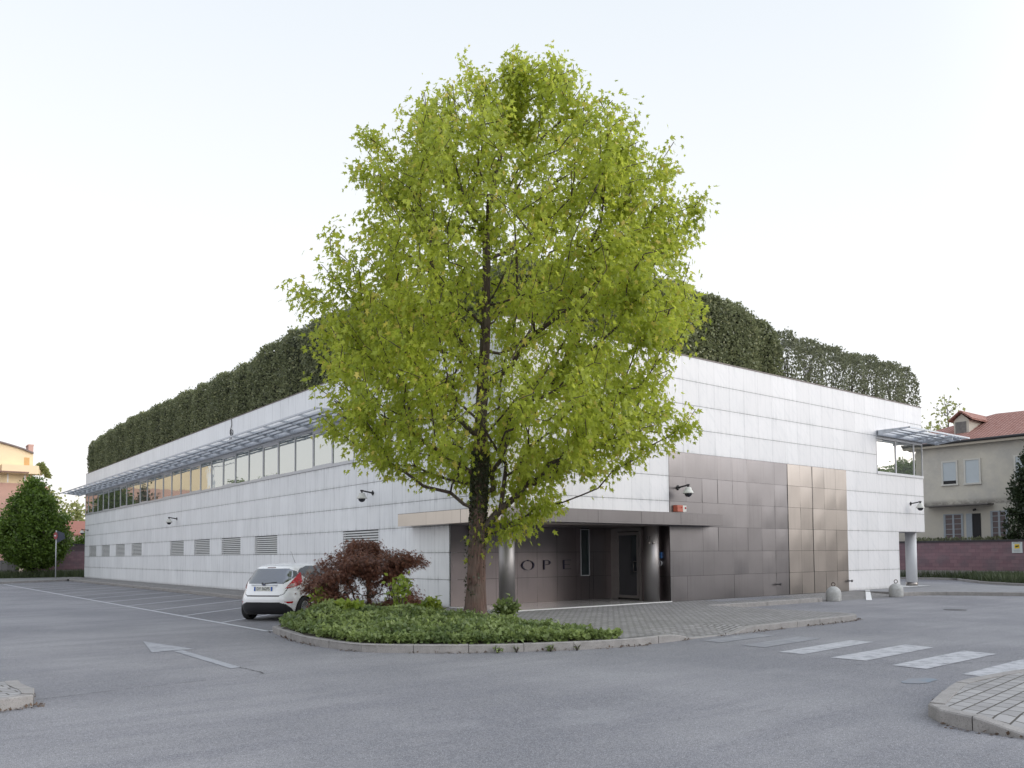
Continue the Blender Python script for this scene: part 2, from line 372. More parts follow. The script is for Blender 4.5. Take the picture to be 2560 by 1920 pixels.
def leaves(name, P, size, tmpl, mat, parent=None, seed=1, axis=None, spread=1., normal=None, nspread=1., curl=.15, clump=.25, freq=1.):
    """P (n,3) leaf bases; axis = preferred leaf direction, normal = preferred face direction"""
    rs = np.random.RandomState(seed); n = len(P); k = len(tmpl)
    A = rs.normal(size=(n,3))
    A /= np.linalg.norm(A, axis=1)[:,None]
    if axis is not None: A = A*spread + np.asarray(axis, float)
    A /= np.linalg.norm(A, axis=1)[:,None]
    N = rs.normal(size=(n,3)); N /= np.linalg.norm(N, axis=1)[:,None]
    if normal is not None: N = N*nspread + np.asarray(normal, float)
    B = np.cross(N, A); B /= (np.linalg.norm(B, axis=1)[:,None]+1e-9); N = np.cross(A, B)
    s = size*(.6+.8*rs.rand(n))
    V = P[:,None,:] + s[:,None,None]*(tmpl[None,:,0,None]*B[:,None,:] + tmpl[None,:,1,None]*A[:,None,:] - curl*(np.abs(tmpl[None,:,0,None])+tmpl[None,:,1,None]**2*.6)*N[:,None,:])
    me = bpy.data.meshes.new(name); me.vertices.add(n*k); me.vertices.foreach_set('co', V.reshape(-1))
    me.loops.add(n*k); me.loops.foreach_set('vertex_index', np.arange(n*k, dtype=np.int32))
    me.polygons.add(n); me.polygons.foreach_set('loop_start', np.arange(0, n*k, k, dtype=np.int32))
    try: me.polygons.foreach_set('loop_total', np.full(n, k, dtype=np.int32))
    except Exception: pass
    me.update(calc_edges=True)
    at = me.color_attributes.new('tint', 'FLOAT_COLOR', 'POINT')
    # clumps of lighter and darker foliage, plus leaf-to-leaf difference
    X_ = P*freq; cl = .5+.5*np.sin(X_[:,0]*1.7+1.3*np.sin(X_[:,2]*1.9+X_[:,1]*.9)+seed)*np.sin(X_[:,1]*1.5+X_[:,2]*1.1+1.1*np.sin(X_[:,0]*2.3))
    t = np.clip(clump*cl+(1-clump)*rs.rand(n), 0, 1); g = rs.rand(n)
    c = np.ones((n, k, 4), np.float32); c[:,:,0] = t[:,None]; c[:,:,1] = g[:,None]; c[:,:,2] = rs.rand(n)[:,None]
    at.data.foreach_set('color', c.reshape(-1))
    return link(name, me, mat, parent)

def skeleton(trunk, tips, tr, step=.35, twig=.006, seed=1, pw=2.3, limbs=()):
    """trunk: list of points, tips: (n,3). returns node arrays and tip node ids"""
    rs = np.random.RandomState(seed); pos = []; par = []; plen = []
    def add(p, a):
        pos.append(np.array(p, float)); par.append(a)
        plen.append(0 if a < 0 else plen[a]+np.linalg.norm(pos[a]-pos[-1])); return len(pos)-1
    def path(a, q, wob=.06):
        p0 = pos[a]; q = np.array(q, float); L = np.linalg.norm(q-p0); n = max(1, int(L/step)); last = a
        for i in range(1, n+1):
            f = i/n; c = p0+(q-p0)*f
            if i < n: c = c+rs.normal(size=3)*wob*min(1, L)+np.array([0,0,-.10*L*math.sin(math.pi*f)*(.4 if q[2] > p0[2] else -.6)])
            last = add(c, last)
        return last
    last = add(trunk[0], -1)
    for p in trunk[1:]: last = path(last, p, .01)
    ntr = len(pos)
    for lb in limbs:
        a = int(np.argmin([np.linalg.norm(np.array(lb[0])-pos[i]) for i in range(ntr)]))
        for p in lb[1:]: a = path(a, p, .03)
    T = np.array(tips); c = np.array(trunk)
    d0 = np.min(np.linalg.norm(T[:,None,:]-c[None], axis=2), axis=1); order = np.argsort(d0)
    ends = []
    for i in order:
        q = T[i]; Pn = np.array(pos); d = np.linalg.norm(Pn-q, axis=1); L = np.array(plen)
        hz = np.linalg.norm((Pn-q)[:,:2], axis=1); steep = np.maximum(0, Pn[:,2]-q[2]+.25*hz)
        cost = d+.32*L+1.2*steep
        a = int(np.argmin(cost)); ends.append(path(a, q))
    n = len(pos); r = np.zeros(n); acc = np.zeros(n)
    for i in range(n-1, -1, -1):
        r[i] = max(twig, acc[i]**(1/pw)) if acc[i] > 0 else twig
        if par[i] >= 0: acc[par[i]] += r[i]**pw
    k = tr/r[0]; r = np.where(r > twig*2.5, r*k, r*(1+(k-1)*.3)) if k < 1 else r*np.clip(1+(k-1)*((r/r[0])**.5), 1, k)
    return np.array(pos), np.array(par), r, ends

def branches_mesh(pos, par, r, n=6, rmin=0.0, base_flare=None):
    mb = MB()
    for i in range(len(pos)):
        a = par[i]
        if a < 0 or r[i] < rmin: continue
        k = 12 if r[i] > .08 else (7 if r[i] > .03 else 4)
        ra = r[a] if r[a] < r[i]*1.35 else r[i]*1.12
        mb.tube(pos[a], pos[i], ra, r[i], k, caps=False)
    return mb

def tip_leaves(P, par, ends, per, spread, rs, back=2):
    out = []
    for e in ends:
        chain = [e]; a = e
        for _ in range(back):
            if par[a] >= 0: a = par[a]; chain.append(a)
        m = int(per*(.5+rs.rand()))
        f = rs.rand(m)*(len(chain)-1); i0 = f.astype(int); fr = (f-i0)[:,None]
        c = P[chain]; nx = np.minimum(i0+1, len(chain)-1)
        p = c[i0]*(1-fr)+c[nx]*fr + rs.normal(size=(m,3))*spread
        out.append(p)
    return np.concatenate(out)

# ================================================================== THE SETTING
ZR = -.14
def sheet(name, poly, z, mat, kind='structure'):
    mb = MB(); mb.face([(p[0], p[1], z) for p in poly]); return tag(mb.build(name, mat), kind=kind)
sheet('road', [(-900,-900),(900,-900),(900,900),(-900,900)], ZR, M['asphalt'])
# darker newer asphalt in the parking bays
sheet('parking_bays', [(-6.35,.2),(-1.9,4.4),(-1.9,48.2),(-6.35,44.2)], ZR+.004, asphalt('asphalt_bay', .86))
def strip(mb, a, b, wd, z):
    a = Vector((a[0],a[1],0)); b = Vector((b[0],b[1],0)); d = (b-a).normalized(); n = Vector((-d.y, d.x, 0))*wd/2
    n2 = max(1, int((b-a).length/1.5))
    for i in range(n2):
        p, q = a+(b-a)*i/n2, a+(b-a)*(i+1)/n2
        mb.face([(p-n)[:2]+(z,), (q-n)[:2]+(z,), (q+n)[:2]+(z,), (p+n)[:2]+(z,)])

mb = MB(); strip(mb, (-6.40,.35), (-6.42,44.0), .11, ZR+.008)
for k in range(14):
    y0 = .30+3.15*k
    strip(mb, (-6.33,y0+.06), (-1.95, y0+4.13), .10, ZR+.008)
tag(mb.build('parking_lines', M['bayline']), kind='structure')
mb = MB()
mb.face([(x,y,ZR+.006) for x,y in [(-9.10,-.08),(-9.49,-2.19),(-9.14,-2.12),(-8.96,-2.13),(-8.75,-2.16)]])
mb.face([(x,y,ZR+.006) for x,y in [(-9.14,-2.20),(-9.15,-5.15),(-8.99,-5.12),(-8.98,-2.2)]])
tag(mb.build('road_arrow', M['paint2']), kind='structure')
mb = MB()
for q in ([(-1.44,-10.24),(-1.38,-10.80),(1.13,-10.66),(1.25,-10.11)], [(-1.60,-11.30),(-1.60,-11.81),(.96,-11.74),(1.04,-11.2)],
          [(-1.75,-12.36),(-1.78,-12.86),(.75,-12.76),(.85,-12.25)], [(-1.40,-9.28),(-1.36,-9.72),(1.25,-9.52),(1.2,-9.08)]):
    mb.face([(x,y,ZR+.006) for x,y in q])
tag(mb.build('zebra_crossing', M['paint']), kind='structure')
mb = MB()
for q in ([(-1.0,-8.25),(-1.0,-8.72),(1.1,-8.55),(1.1,-8.05)], [(-.9,-7.25),(-.9,-7.72),(1.0,-7.6),(.95,-7.15)]):
    mb.face([(x,y,ZR+.006) for x,y in q])
tag(mb.build('faded_crossing', M['paintf']), kind='structure')
rs = random.Random(3); mb = MB()
pts = []
for i in range(13):
    q = 2*math.pi*i/13; pts.append((-2.72+(.30+.09*rs.random())*math.cos(q), -12.25+(.13+.05*rs.random())*math.sin(q), ZR+.005))
mb.face(pts); tag(mb.build('blue_mark', M['blue']), kind='structure')
def wiggle(mb, pts, wd, z, seed):
    r_ = random.Random(seed); P = []
    for a, b in zip(pts[:-1], pts[1:]):
        L = math.dist(a, b); n = max(2, int(L/.08))
        for i in range(n):
            f = i/n; P.append((a[0]+(b[0]-a[0])*f+r_.uniform(-.018,.018), a[1]+(b[1]-a[1])*f+r_.uniform(-.018,.018)))
    for a, b in zip(P[:-1], P[1:]):
        if r_.random() < .22: continue
        strip1 = Vector((b[0]-a[0], b[1]-a[1], 0)); 
        if strip1.length < 1e-4: continue
        n_ = Vector((-strip1.y, strip1.x, 0)).normalized()*wd*r_.uniform(.3,1)/2
        mb.face([(a[0]-n_.x,a[1]-n_.y,z),(b[0]-n_.x,b[1]-n_.y,z),(b[0]+n_.x,b[1]+n_.y,z),(a[0]+n_.x,a[1]+n_.y,z)])
mb = MB()
wiggle(mb, [(-11.83,-6.33),(-10.83,-6.18),(-9.25,-6.06),(-8.6,-6.0)], .016, ZR+.009, 1)
wiggle(mb, [(-9.01,-5.11),(-8.96,-6.06)], .02, ZR+.009, 2)
wiggle(mb, [(-2.6,-10.6),(-1.4,-11.25),(-.9,-11.75),(.4,-12.3),(2,-12.9)], .016, ZR+.010, 3)
tag(mb.build('road_crack', M['crack']), kind='structure')
mb = MB(); mb.prism([(11.1+.3*math.cos(i*math.pi/10), -6.7+.3*math.sin(i*math.pi/10)) for i in range(20)], ZR-.01, ZR+.006)
tag(mb.build('manhole_cover', plain('cast_iron', (.06,.06,.065), .6, .4)), 'dark round iron manhole cover in the road near the right bollard', 'manhole cover')

# --- kerbed pavements: paving sheet inside a ring of kerb stones
def smooth_poly(pts, n=5):
    out = []
    for i in range(len(pts)-1):
        p0 = Vector((*pts[max(0,i-1)],0)); p1 = Vector((*pts[i],0)); p2 = Vector((*pts[i+1],0)); p3 = Vector((*pts[min(len(pts)-1,i+2)],0))
        for k in range(n):
            t = k/n; out.append(tuple(.5*((2*p1)+(p2-p0)*t+(2*p0-5*p1+4*p2-p3)*t*t+(3*p1-p0-3*p2+p3)*t**3))[:2])
    out.append(tuple(pts[-1])); return out
def kerb(name, line, side=1, wd=.14, z0=ZR, z1=0., ramps=(), stone=.95, mat='kerb'):
    """line = outer foot of the kerb; side=+1: pavement lies left of the walking direction. ramps: (s0,s1,z) along its length"""
    P = [Vector((*p, 0)) for p in line]; S = [0]
    for a, b in zip(P[:-1], P[1:]): S.append(S[-1]+(b-a).length)
    def at(s):
        s = max(0, min(S[-1], s))
        for i in range(len(S)-1):
            if s <= S[i+1] or i == len(S)-2:
                f = (s-S[i])/max(1e-6, S[i+1]-S[i]); return P[i]+(P[i+1]-P[i])*f, (P[i+1]-P[i]).normalized()
    def zt(s):
        z = z1
        for a, b, zz in ramps:
            if s > a-.6 and s < b+.6:
                f = min(1, max(0, min((s-(a-.6))/.6, ((b+.6)-s)/.6))); z = z1+(zz-z1)*f
        return z
    mb = MB(); s = 0; r_ = random.Random(len(line))
    while s < S[-1]-.05:
        e = min(S[-1], s+stone*r_.uniform(.92, 1.06)); m = max(1, int((e-s)/.3)); dz = r_.uniform(-.006,.006); dx = r_.uniform(-.006,.006)
        for k in range(m):
            a = s+.005+(e-s-.010)*k/m; b = s+.005+(e-s-.010)*(k+1)/m
            (pa, da), (pb, db) = at(a), at(b)
            na = Vector((-da.y, da.x, 0))*side; nb = Vector((-db.y, db.x, 0))*side
            za, zb = zt(a)+dz, zt(b)+dz; oa, ob = pa+na*dx, pb+nb*dx; c = .014
            mb.hexa([(oa.x,oa.y,z0-.02),(pa.x+na.x*wd,pa.y+na.y*wd,z0-.02),(pb.x+nb.x*wd,pb.y+nb.y*wd,z0-.02),(ob.x,ob.y,z0-.02),
                     (oa.x,oa.y,za-c),(pa.x+na.x*wd,pa.y+na.y*wd,za-c),(pb.x+nb.x*wd,pb.y+nb.y*wd,zb-c),(ob.x,ob.y,zb-c)])
            mb.hexa([(oa.x,oa.y,za-c+.0002),(pa.x+na.x*wd,pa.y+na.y*wd,za-c+.0002),(pb.x+nb.x*wd,pb.y+nb.y*wd,zb-c+.0002),(ob.x,ob.y,zb-c+.0002),
                     (oa.x+na.x*c,oa.y+na.y*c,za),(pa.x+na.x*wd,pa.y+na.y*wd,za),(pb.x+nb.x*wd,pb.y+nb.y*wd,zb),(ob.x+nb.x*c,ob.y+nb.y*c,zb)])
        s = e
    return tag(mb.build(name, M[mat]), kind='structure')

isl = smooth_poly([(-6.40,.05),(-6.62,-1.0),(-6.84,-2.4),(-6.84,-3.6),(-6.66,-4.6),(-6.22,-5.15),(-5.6,-5.75),(-4.71,-6.31),(-3.5,-6.86),(-2.4,-7.05),(-1.3,-7.0),(.0,-6.90),(2.9,-6.86),(4.9,-6.84)], 4)
isl += [(5.5,-6.80),(5.9,-6.66),(6.08,-6.4),(6.10,-6.0)]
_s=np.concatenate([[0],np.cumsum(np.linalg.norm(np.diff(np.array(isl),axis=0),axis=1))]); ISA=float(np.interp(-.75,[p[0] for p in isl[20:]],_s[20:])); ISB=float(np.interp(.55,[p[0] for p in isl[20:]],_s[20:]))
kerb('island_kerb', isl, 1, ramps=[(ISA,ISB,-.125)])
kerb('bay_kerb', [(-1.9,4.35),(-6.32,.12)], 1)
walk = [(6.02,-6.0),(6.02,-2.02)]
kerb('wall_kerb', [(6.05,-1.98),(12.05,-1.98)], 1)
mb = MB(); mb.box((17.55,-2.05,ZR-.02),(17.66,.0,-.008)); mb.box((12.04,-1.83,ZR-.02),(12.12,0,-.008)); tag(mb.build('driveway_edge', M['kerb']), kind='structure')
# paving round the entrance, the pavement along the east wall and along the parking bays
inner = [p for p in isl if p[0] > -2.2]
sheet('pavement', [(-1.76,4.3),(-1.76,48.3),(-2.2,48.8),(-2.2,57),(.01,57),(.01,0.01),(24.5,.01),(24.5,.0),(17.62,-1.98),(17.62,-.0),(12.1,-.0),(12.1,-1.9),(6.1,-1.86),(6.0,-6.0),(5.9,-6.5),(5.45,-6.68),(1.35,-6.74),(.72,-5.9),(-.9,-5.9),(-1.5,-6.85),(-2.6,-6.85),(-2.2,-1.0)], -.004, M['paver'])
mb = MB(); mb.face([(12.05,.005,-.006),(12.05,-2.0,ZR+.004),(17.7,-2.2,ZR+.004),(17.7,.005,-.006)]); tag(mb.build('driveway_ramp', M['paver']), kind='structure')
mb = MB(); mb.face([(.72,-5.9,-.004),(-.9,-5.9,-.004),(-.85,-6.80,ZR+.012),(.62,-6.76,ZR+.012)]); mb.face([(.72,-5.9,-.004),(.62,-6.76,ZR+.012),(1.35,-6.74,-.004)]); mb.face([(-.9,-5.9,-.004),(-1.5,-6.85,-.004),(-.85,-6.80,ZR+.012)])
tag(mb.build('dropped_kerb_paving', M['paver']), kind='structure')
sheet('asphalt_strip', [(8.0,-.22),(11.9,-.22),(11.6,-1.15),(7.7,-1.15)], .003, M['asphalt'])
mb = MB(); mb.face([(18.3,-.12,.006),(13.85,-2.55,ZR+.010),(13.98,-2.70,ZR+.010),(18.46,-.22,.006)]); tag(mb.build('ramp_line', plain('white_line', (.78,.78,.78), .6)), kind='structure')
kr = smooth_poly([(17.4,-2.1),(18.4,-2.45),(19.1,-3.2),(19.9,-4.4),(21.5,-7.3),(25,-13.5)], 4)
kerb('corner_kerb', kr, 1)
sheet('corner_pavement', [(17.55,-1.97),(18.5,-2.3),(19.25,-3.15),(20.1,-4.4),(21.7,-7.3),(25.2,-13.5),(30,-13.5),(27.5,-8),(26.5,-3),(27.0,.6),(28,6),(23.9,6),(21.3,.01),(17.6,.01)], -.003, concrete('pale_paving', (.26,.26,.27), 2., .25))
sheet('column_plinth_floor', [(21.45,-.10),(24.0,-.10),(24.0,6),(21.45,6)], .012, M['edge'])
kb = smooth_poly([(26.5,-9),(30.0,-1.7),(32.0,1.0),(35.3,3.5),(36.7,5.1),(37.0,12)], 4)
kerb('verge_kerb', kb, -1, z1=-.02)
sheet('verge_soil', [(26.7,-9.1),(30.2,-1.8),(32.2,.9),(35.4,3.3),(36.9,5.0),(37.1,14),(38.5,14),(38.5,-12),(26.7,-12)], -.03, M['soil'])
kl = [(-2.0,48.4),(-4.2,46.7),(-6.4,45.0),(-13,41),(-22,36)]
kerb('far_kerb', kl, -1)
kerb('bay_side_kerb', [(-1.9,48.4),(-1.9,4.4)], 1)
sheet('far_pavement', [(-2.1,48.55),(-6.5,45.2),(-13.1,41.2),(-22,36.2),(-22,39.5),(-6,56.2),(-2.2,56.2)], -.006, concrete('far_paving', (.23,.23,.23), 2., .3))
sheet('far_verge_soil', [(-22,39.5),(-6,55.3),(1,55.3),(9,57.5),(9,60.5),(-22,60.5)], -.010, M['soil'])
# the two pavement corners in the foreground
ir = [(2.2,-13.33),(-1.9,-13.02),(-2.9,-12.95),(-3.5,-12.98),(-5.12,-13.45),(-5.36,-13.85),(-5.36,-14.2),(-5.38,-14.6),(-5.6,-15.6),(-6.2,-17.5)]
kerb('right_corner_kerb', ir, 1, wd=.15, z1=.0, ramps=[(8.6,20,-.128)], stone=.8)
mb = MB()
mb.face([(2.2,-13.45,-.006),(-1.9,-13.15,-.006),(-3.4,-13.12,-.006),(-5.0,-13.55,-.006),(-5.2,-13.9,-.006),(-5.2,-14.0,-.02),(2.2,-14.0,-.006)])
mb.face([(2.2,-14.0,-.006),(-5.2,-14.0,-.02),(-5.23,-14.6,-.125),(-5.45,-15.6,-.132),(-6.0,-17.5,-.132),(2.2,-17.5,-.1)])
tag(mb.build('right_corner_pavement', M['paver2']), kind='structure')
il = [(-11.9,-5.4),(-11.93,-5.95),(-11.86,-6.3),(-11.88,-6.72),(-12.06,-6.86),(-12.6,-6.92),(-14,-7.0)]
kerb('left_corner_kerb', il, -1, wd=.16, stone=.5, z1=-.02) if False else kerb('left_corner_kerb', list(reversed(il)), 1, wd=.16, stone=.55)
sheet('left_corner_pavement', [(-12.05,-5.4),(-12.08,-5.95),(-12.02,-6.3),(-12.04,-6.62),(-12.15,-6.72),(-12.6,-6.77),(-14,-6.85),(-14,-5.4)], -.005, M['paver2'])
# dry litter swept against the kerbs
rr = np.random.RandomState(5); L = []
for line, n, off in ((isl, 900, .0), (ir, 500, .0), (list(reversed(il)), 260, .0), ([(-1.9,48.4),(-1.9,6)], 500, 0)):
    P = np.array(line); seg = np.linalg.norm(P[1:]-P[:-1], axis=1); cum = np.concatenate([[0], np.cumsum(seg)])
    for _ in range(n):
        s = rr.rand()*cum[-1]
        if noise.noise(Vector((s*.9, n*.1, 0))) < -.05: continue
        i = min(len(seg)-1, int(np.searchsorted(cum, s)-1)); i = max(i, 0); f = (s-cum[i])/seg[i]; p = P[i]+(P[i+1]-P[i])*f
        d = (P[i+1]-P[i])/seg[i]; nn = np.array([d[1], -d[0]])
        L.append((*(p+nn*abs(rr.normal())*.055), ZR+.012))
tag(leaves('dry_litter', np.array(L), .045, T_QUAD, M['litter'], None, 4, spread=1, normal=(0,0,1), nspread=.4), kind='stuff')

# ================================================================== THE WHITE BUILDING
B = thing('white_building', (0, 0, 0), 'long low white stone panelled building with steel entrance recess and hedge on its roof', 'building')
X1, Y1, H = 23.76, 53.2, 8.0
RX, RY, CZ = 6.63, 2.6, 2.42           # entrance recess
MX = 17.26                              # end of the steel cladding
CW = .10
# west wall: pieces round the louvres and the window band (no coplanar overlap: they meet edge to edge)
WY0 = 11.99-2*1.6763
louv = [(49.18,51.62),(44.98,47.44),(40.77,43.22),(36.57,39.03),(28.1,30.6),(23.9,26.35),(19.66,22.18),(15.42,17.93),(6.88,9.46)]
mb = MB()
def wp(y0,y1,z0,z1): mb.box((0,y0,z0),(.25,y1,z1))
wp(RY,Y1,-.15,1.6)
ys = RY
for a, b in sorted(louv): wp(ys, a, 1.6, 2.4); ys = b
wp(ys, Y1, 1.6, 2.4)
wp(RY, Y1, 2.4, CZ); wp(0, Y1, CZ, 4.8)
wp(0, WY0, 4.8, 6.36); wp(0, Y1, 6.36, H)
mb.build('west_wall', M['wallL'], B)
mb = MB()
def wp2(x0,x1,z0,z1): mb.box((x0,0,z0),(x1,.25,z1))
wp2(.2500,RX,CZ,4.8); wp2(.2500,19.70,4.8,6.36); wp2(.2500,X1,6.36,H)
wp2(MX,21.40,-.15,2.4); wp2(MX,X1,2.4,4.8); mb.box((21.15,.25,-.15),(21.40,14,2.4))
mb.box((X1-.25,.25,2.4),(X1,14,4.8)); mb.box((X1-.25,.25,6.36),(X1,14,H)); mb.box((21.4,.25,2.41),(X1-.26,14,2.6))
mb.box((RX+.01,.06,4.8),(MX,.25,4.81))
mb.build('south_wall', M['wallR'], B)
mb = MB(); mb.box((.26,.26,7.55),(X1-.26,Y1-.01,7.6)); mb.box((.26,Y1-.25,0),(X1,Y1-.005,7.5)); mb.box((X1-.24,14,0),(X1-.01,Y1-.3,H-.01))
mb.build('roof_slab', M['wallR'], B)
mb = MB(); mb.box((-.015,-.015,H),(.3,Y1,H+.035)); mb.box((.301,-.015,H),(X1+.015,.3,H+.035)); mb.box((X1-.28,.301,H),(X1+.015,14,H+.035))
mb.build('parapet_cap', M['cap'], B)
# louvres
for a, b in louv:
    mb = MB(); mb.box((.12,a,1.6),(.24,b,2.4),1)
    for k in range(9):
        z = 1.615+.087*k; mb.hexa([(.0,a+.012,z),(.06,a+.012,z+.035),(.06,b-.012,z+.035),(.0,b-.012,z),(.0,a+.012,z+.050),(.06,a+.012,z+.060),(.06,b-.012,z+.060),(.0,b-.012,z+.050)],0)
    mb.build('vent_louvre', [M['louvre'], plain('louvre_back', (.10,.105,.11), .8)], B)
# west window band
def window_band(P0, P1, nrm, z0, z1, n, wide, parent, glass):
    """bays between mullions; every window: frame mesh + pane"""
    P0 = Vector(P0); P1 = Vector(P1); d = (P1-P0); L = d.length; d.normalize(); nv = Vector(nrm)
    ws = [L/n]*n if not isinstance(n, list) else n; s = 0
    for i, wd in enumerate(ws):
        a = P0+d*s; b = P0+d*(s+wd); s += wd; t = .028 if not (i % 3 == wide) else .062
        fr = MB()
        def bar(p, q, za, zb, o0, o1, m=0):
            c = [p-nv*o0, q-nv*o0, q-nv*o1, p-nv*o1]
            fr.hexa([(v.x, v.y, za) for v in c]+[(v.x, v.y, zb) for v in c], m)
        e = d*.004; a2, b2 = a+e, b-e
        out = .045 if i % 3 == wide else .03
        bar(a2, b2, z0, z0+.11, -.035, .05)       # sill rail
        bar(a2, b2, z1-.07, z1, -.015, .05)
        bar(a2, a2+d*t, z0+.111, z1-.071, -.012, .03); bar(b2-d*t, b2, z0+.111, z1-.071, -.012, .03)
        if i % 3 == wide: bar(a2+d*t, b2-d*t, z0+.111, z0+.16, -.01, .03); bar(a2+d*t, b2-d*t, z1-.16, z1-.071, -.01, .03)
        w_ = fr.build('window', M['frame'], parent)
        pn = MB(); p, q = a2+d*t, b2-d*t
        jt = [random.uniform(-.0025,.0025) for _ in range(4)]
        pn.face([(p.x-nv.x*(.016+jt[0]), p.y-nv.y*(.016+jt[0]), z0+.10), (q.x-nv.x*(.016+jt[1]), q.y-nv.y*(.016+jt[1]), z0+.10), (q.x-nv.x*(.016+jt[2]), q.y-nv.y*(.016+jt[2]), z1-.06), (p.x-nv.x*(.016+jt[3]), p.y-nv.y*(.016+jt[3]), z1-.06)])
        pn.build('pane', glass, w_)
NB = 26
yy = [WY0+1.6763*k for k in range(NB+1)]; yy[-1] = 52.23
window_band((0,WY0,0), (0,52.25,0), (-1,0,0), 4.8, 6.36, NB, 1, B, M['glass'])
window_band((0,52.25,0), (0,Y1,0), (-1,0,0), 4.8, 6.36, 1, 5, B, M['glass'])
window_band((19.70,0,0), (X1,0,0), (0,-1,0), 4.8, 6.36, [1.64,1.62,.79], 7, B, M['glassR'])
window_band((X1,0.05,0), (X1,14,0), (1,0,0), 4.8, 6.36, 8, 7, B, M['glassR'])
mb = MB(); mb.box((.2,WY0,4.8),(.25,Y1,6.36)); mb.box((19.7,.2,4.8),(X1-.2,.25,6.36)); mb.build('window_backing', M['dark'], B)
# sun shades: tapered brackets, long bars and blades
def sunshade(name, P0, P1, nrm, L0, L1, n, zt=6.62, zb=6.40, D=1.42, e0=0., e1=0.):
    d = (Vector(P1)-Vector(P0)); L = d.length; d.normalize(); nv = Vector(nrm); mb = MB(); P0 = Vector(P0)
    def q(s, o): v = P0+d*s+nv*o; return v
    def bracket(s, th):
        a, b = q(s-th/2, .0), q(s+th/2, .0); c, e = q(s+th/2, D), q(s-th/2, D)
        mb.hexa([(a.x,a.y,zb),(b.x,b.y,zb),(c.x,c.y,zt-.045),(e.x,e.y,zt-.045),(a.x,a.y,zt),(b.x,b.y,zt),(c.x,c.y,zt),(e.x,e.y,zt)])
    for s in L0: bracket(s, .03)
    for o, hh, th in ((.05,.20,.04),(.38,.10,.03),(.70,.09,.03),(1.02,.08,.03),(1.39,.06,.05)):
        zz = zt-hh-.0
        a, b, c, e = q(-e0, o-th/2), q(L+e1, o-th/2), q(L+e1, o+th/2), q(-e0, o+th/2)
        mb.hexa([(p.x,p.y,zz) for p in (a,b,c,e)]+[(p.x,p.y,zt+.001*o+.002) for p in (a,b,c,e)])
    # pitched blades between the bars
    for o in (.20,.53,.86):
        a, b, c, e = q(-e0+.05, o), q(L+e1-.05, o), q(L+e1-.05, o+.13), q(-e0+.05, o+.13)
        mb.hexa([(a.x,a.y,zt-.075),(b.x,b.y,zt-.075),(c.x,c.y,zt-.012),(e.x,e.y,zt-.012),(a.x,a.y,zt-.068),(b.x,b.y,zt-.068),(c.x,c.y,zt-.005),(e.x,e.y,zt-.005)])
    return mb.build(name, M['shade'], B)
sunshade('sun_shade', (-.001,WY0,0), (-.001,Y1,0), (-1,0,0), [1.6763*k for k in range(NB+1)]+[44.6,46.2], None, 26, e1=2.3)
sunshade('sun_shade', (19.72,-.001,0), (X1,-.001,0), (0,-1,0), [0.015,1.63,3.25,4.03,5.3], None, 4, e1=1.5)
sunshade('sun_shade', (X1+.001,0,0), (X1+.001,14,0), (1,0,0), [1.75*k for k in range(9)], None, 8, e0=1.3)
# steel cladding of the south wall: separate cassettes, each slightly pillowed and tilted
rp = random.Random(11)
def cassette(mb, O, du, w_, h_, nv, gap=.006, m=0, amp=.004):
    O = Vector(O); du = Vector(du); nv = Vector(nv); k = 5; b = len(mb.v)
    tx, tz = rp.uniform(-.0045,.0045), rp.uniform(-.004,.004); am = amp*rp.uniform(-.9,2.0)
    for j in range(k+1):
        for i in range(k+1):
            fx, fz = i/k, j/k; bl = am*16*fx*(1-fx)*fz*(1-fz)+tx*(fx-.5)*2+tz*(fz-.5)*2
            p = O+du*(gap+(w_-2*gap)*fx)+Vector((0,0,gap+(h_-2*gap)*fz))+nv*(bl+.012); mb.v.append(tuple(p))
    for j in range(k):
        for i in range(k): a = b+j*(k+1)+i; mb.f.append((a,a+1,a+k+2,a+k+1)); mb.m.append(m)
pw = (MX-RX)/13
def row(skip): return [RX+pw*i for i in range(14) if i not in skip]
rows = {0: row((2,3,5) ) , 1: row((1,3,)), 2: row((1,4,)), 3: row((1,)), 4: row(()), 5: row(())}
mb = MB(); mg = MB()
for r_i, xs in rows.items():
    for a, b in zip(xs[:-1], xs[1:]):
        gate = a > RX+pw*8-.05
        cassette(mg if gate else mb, (a,-.0,.8*r_i), (1,0,0), b-a, .8, (0,-1,0), .0035 if not gate else .004)
mb.box((RX,.0,-.1),(RX+pw*8,.02,4.8),1); mb.box((RX,.02,-.1),(RX+.06,.25,4.8),0)
mb.build('steel_cladding', [M['steel'], M['dark']], B, True)
mg.box((RX+pw*8+.001,.0,-.02),(MX-.001,.02,4.8),1)
gx = RX+pw*8; 
mg.box((gx-.012,-.018,.0),(gx+.012,-.0,4.8),1); mg.box((gx+2*pw-.010,-.02,.0),(gx+2*pw+.010,-.0,4.8),1)
mg.build('garage_door', [M['steel_light'], M['dark']], B, True)  # reflected sunset glow is put into the doors' paler, warmer base colour
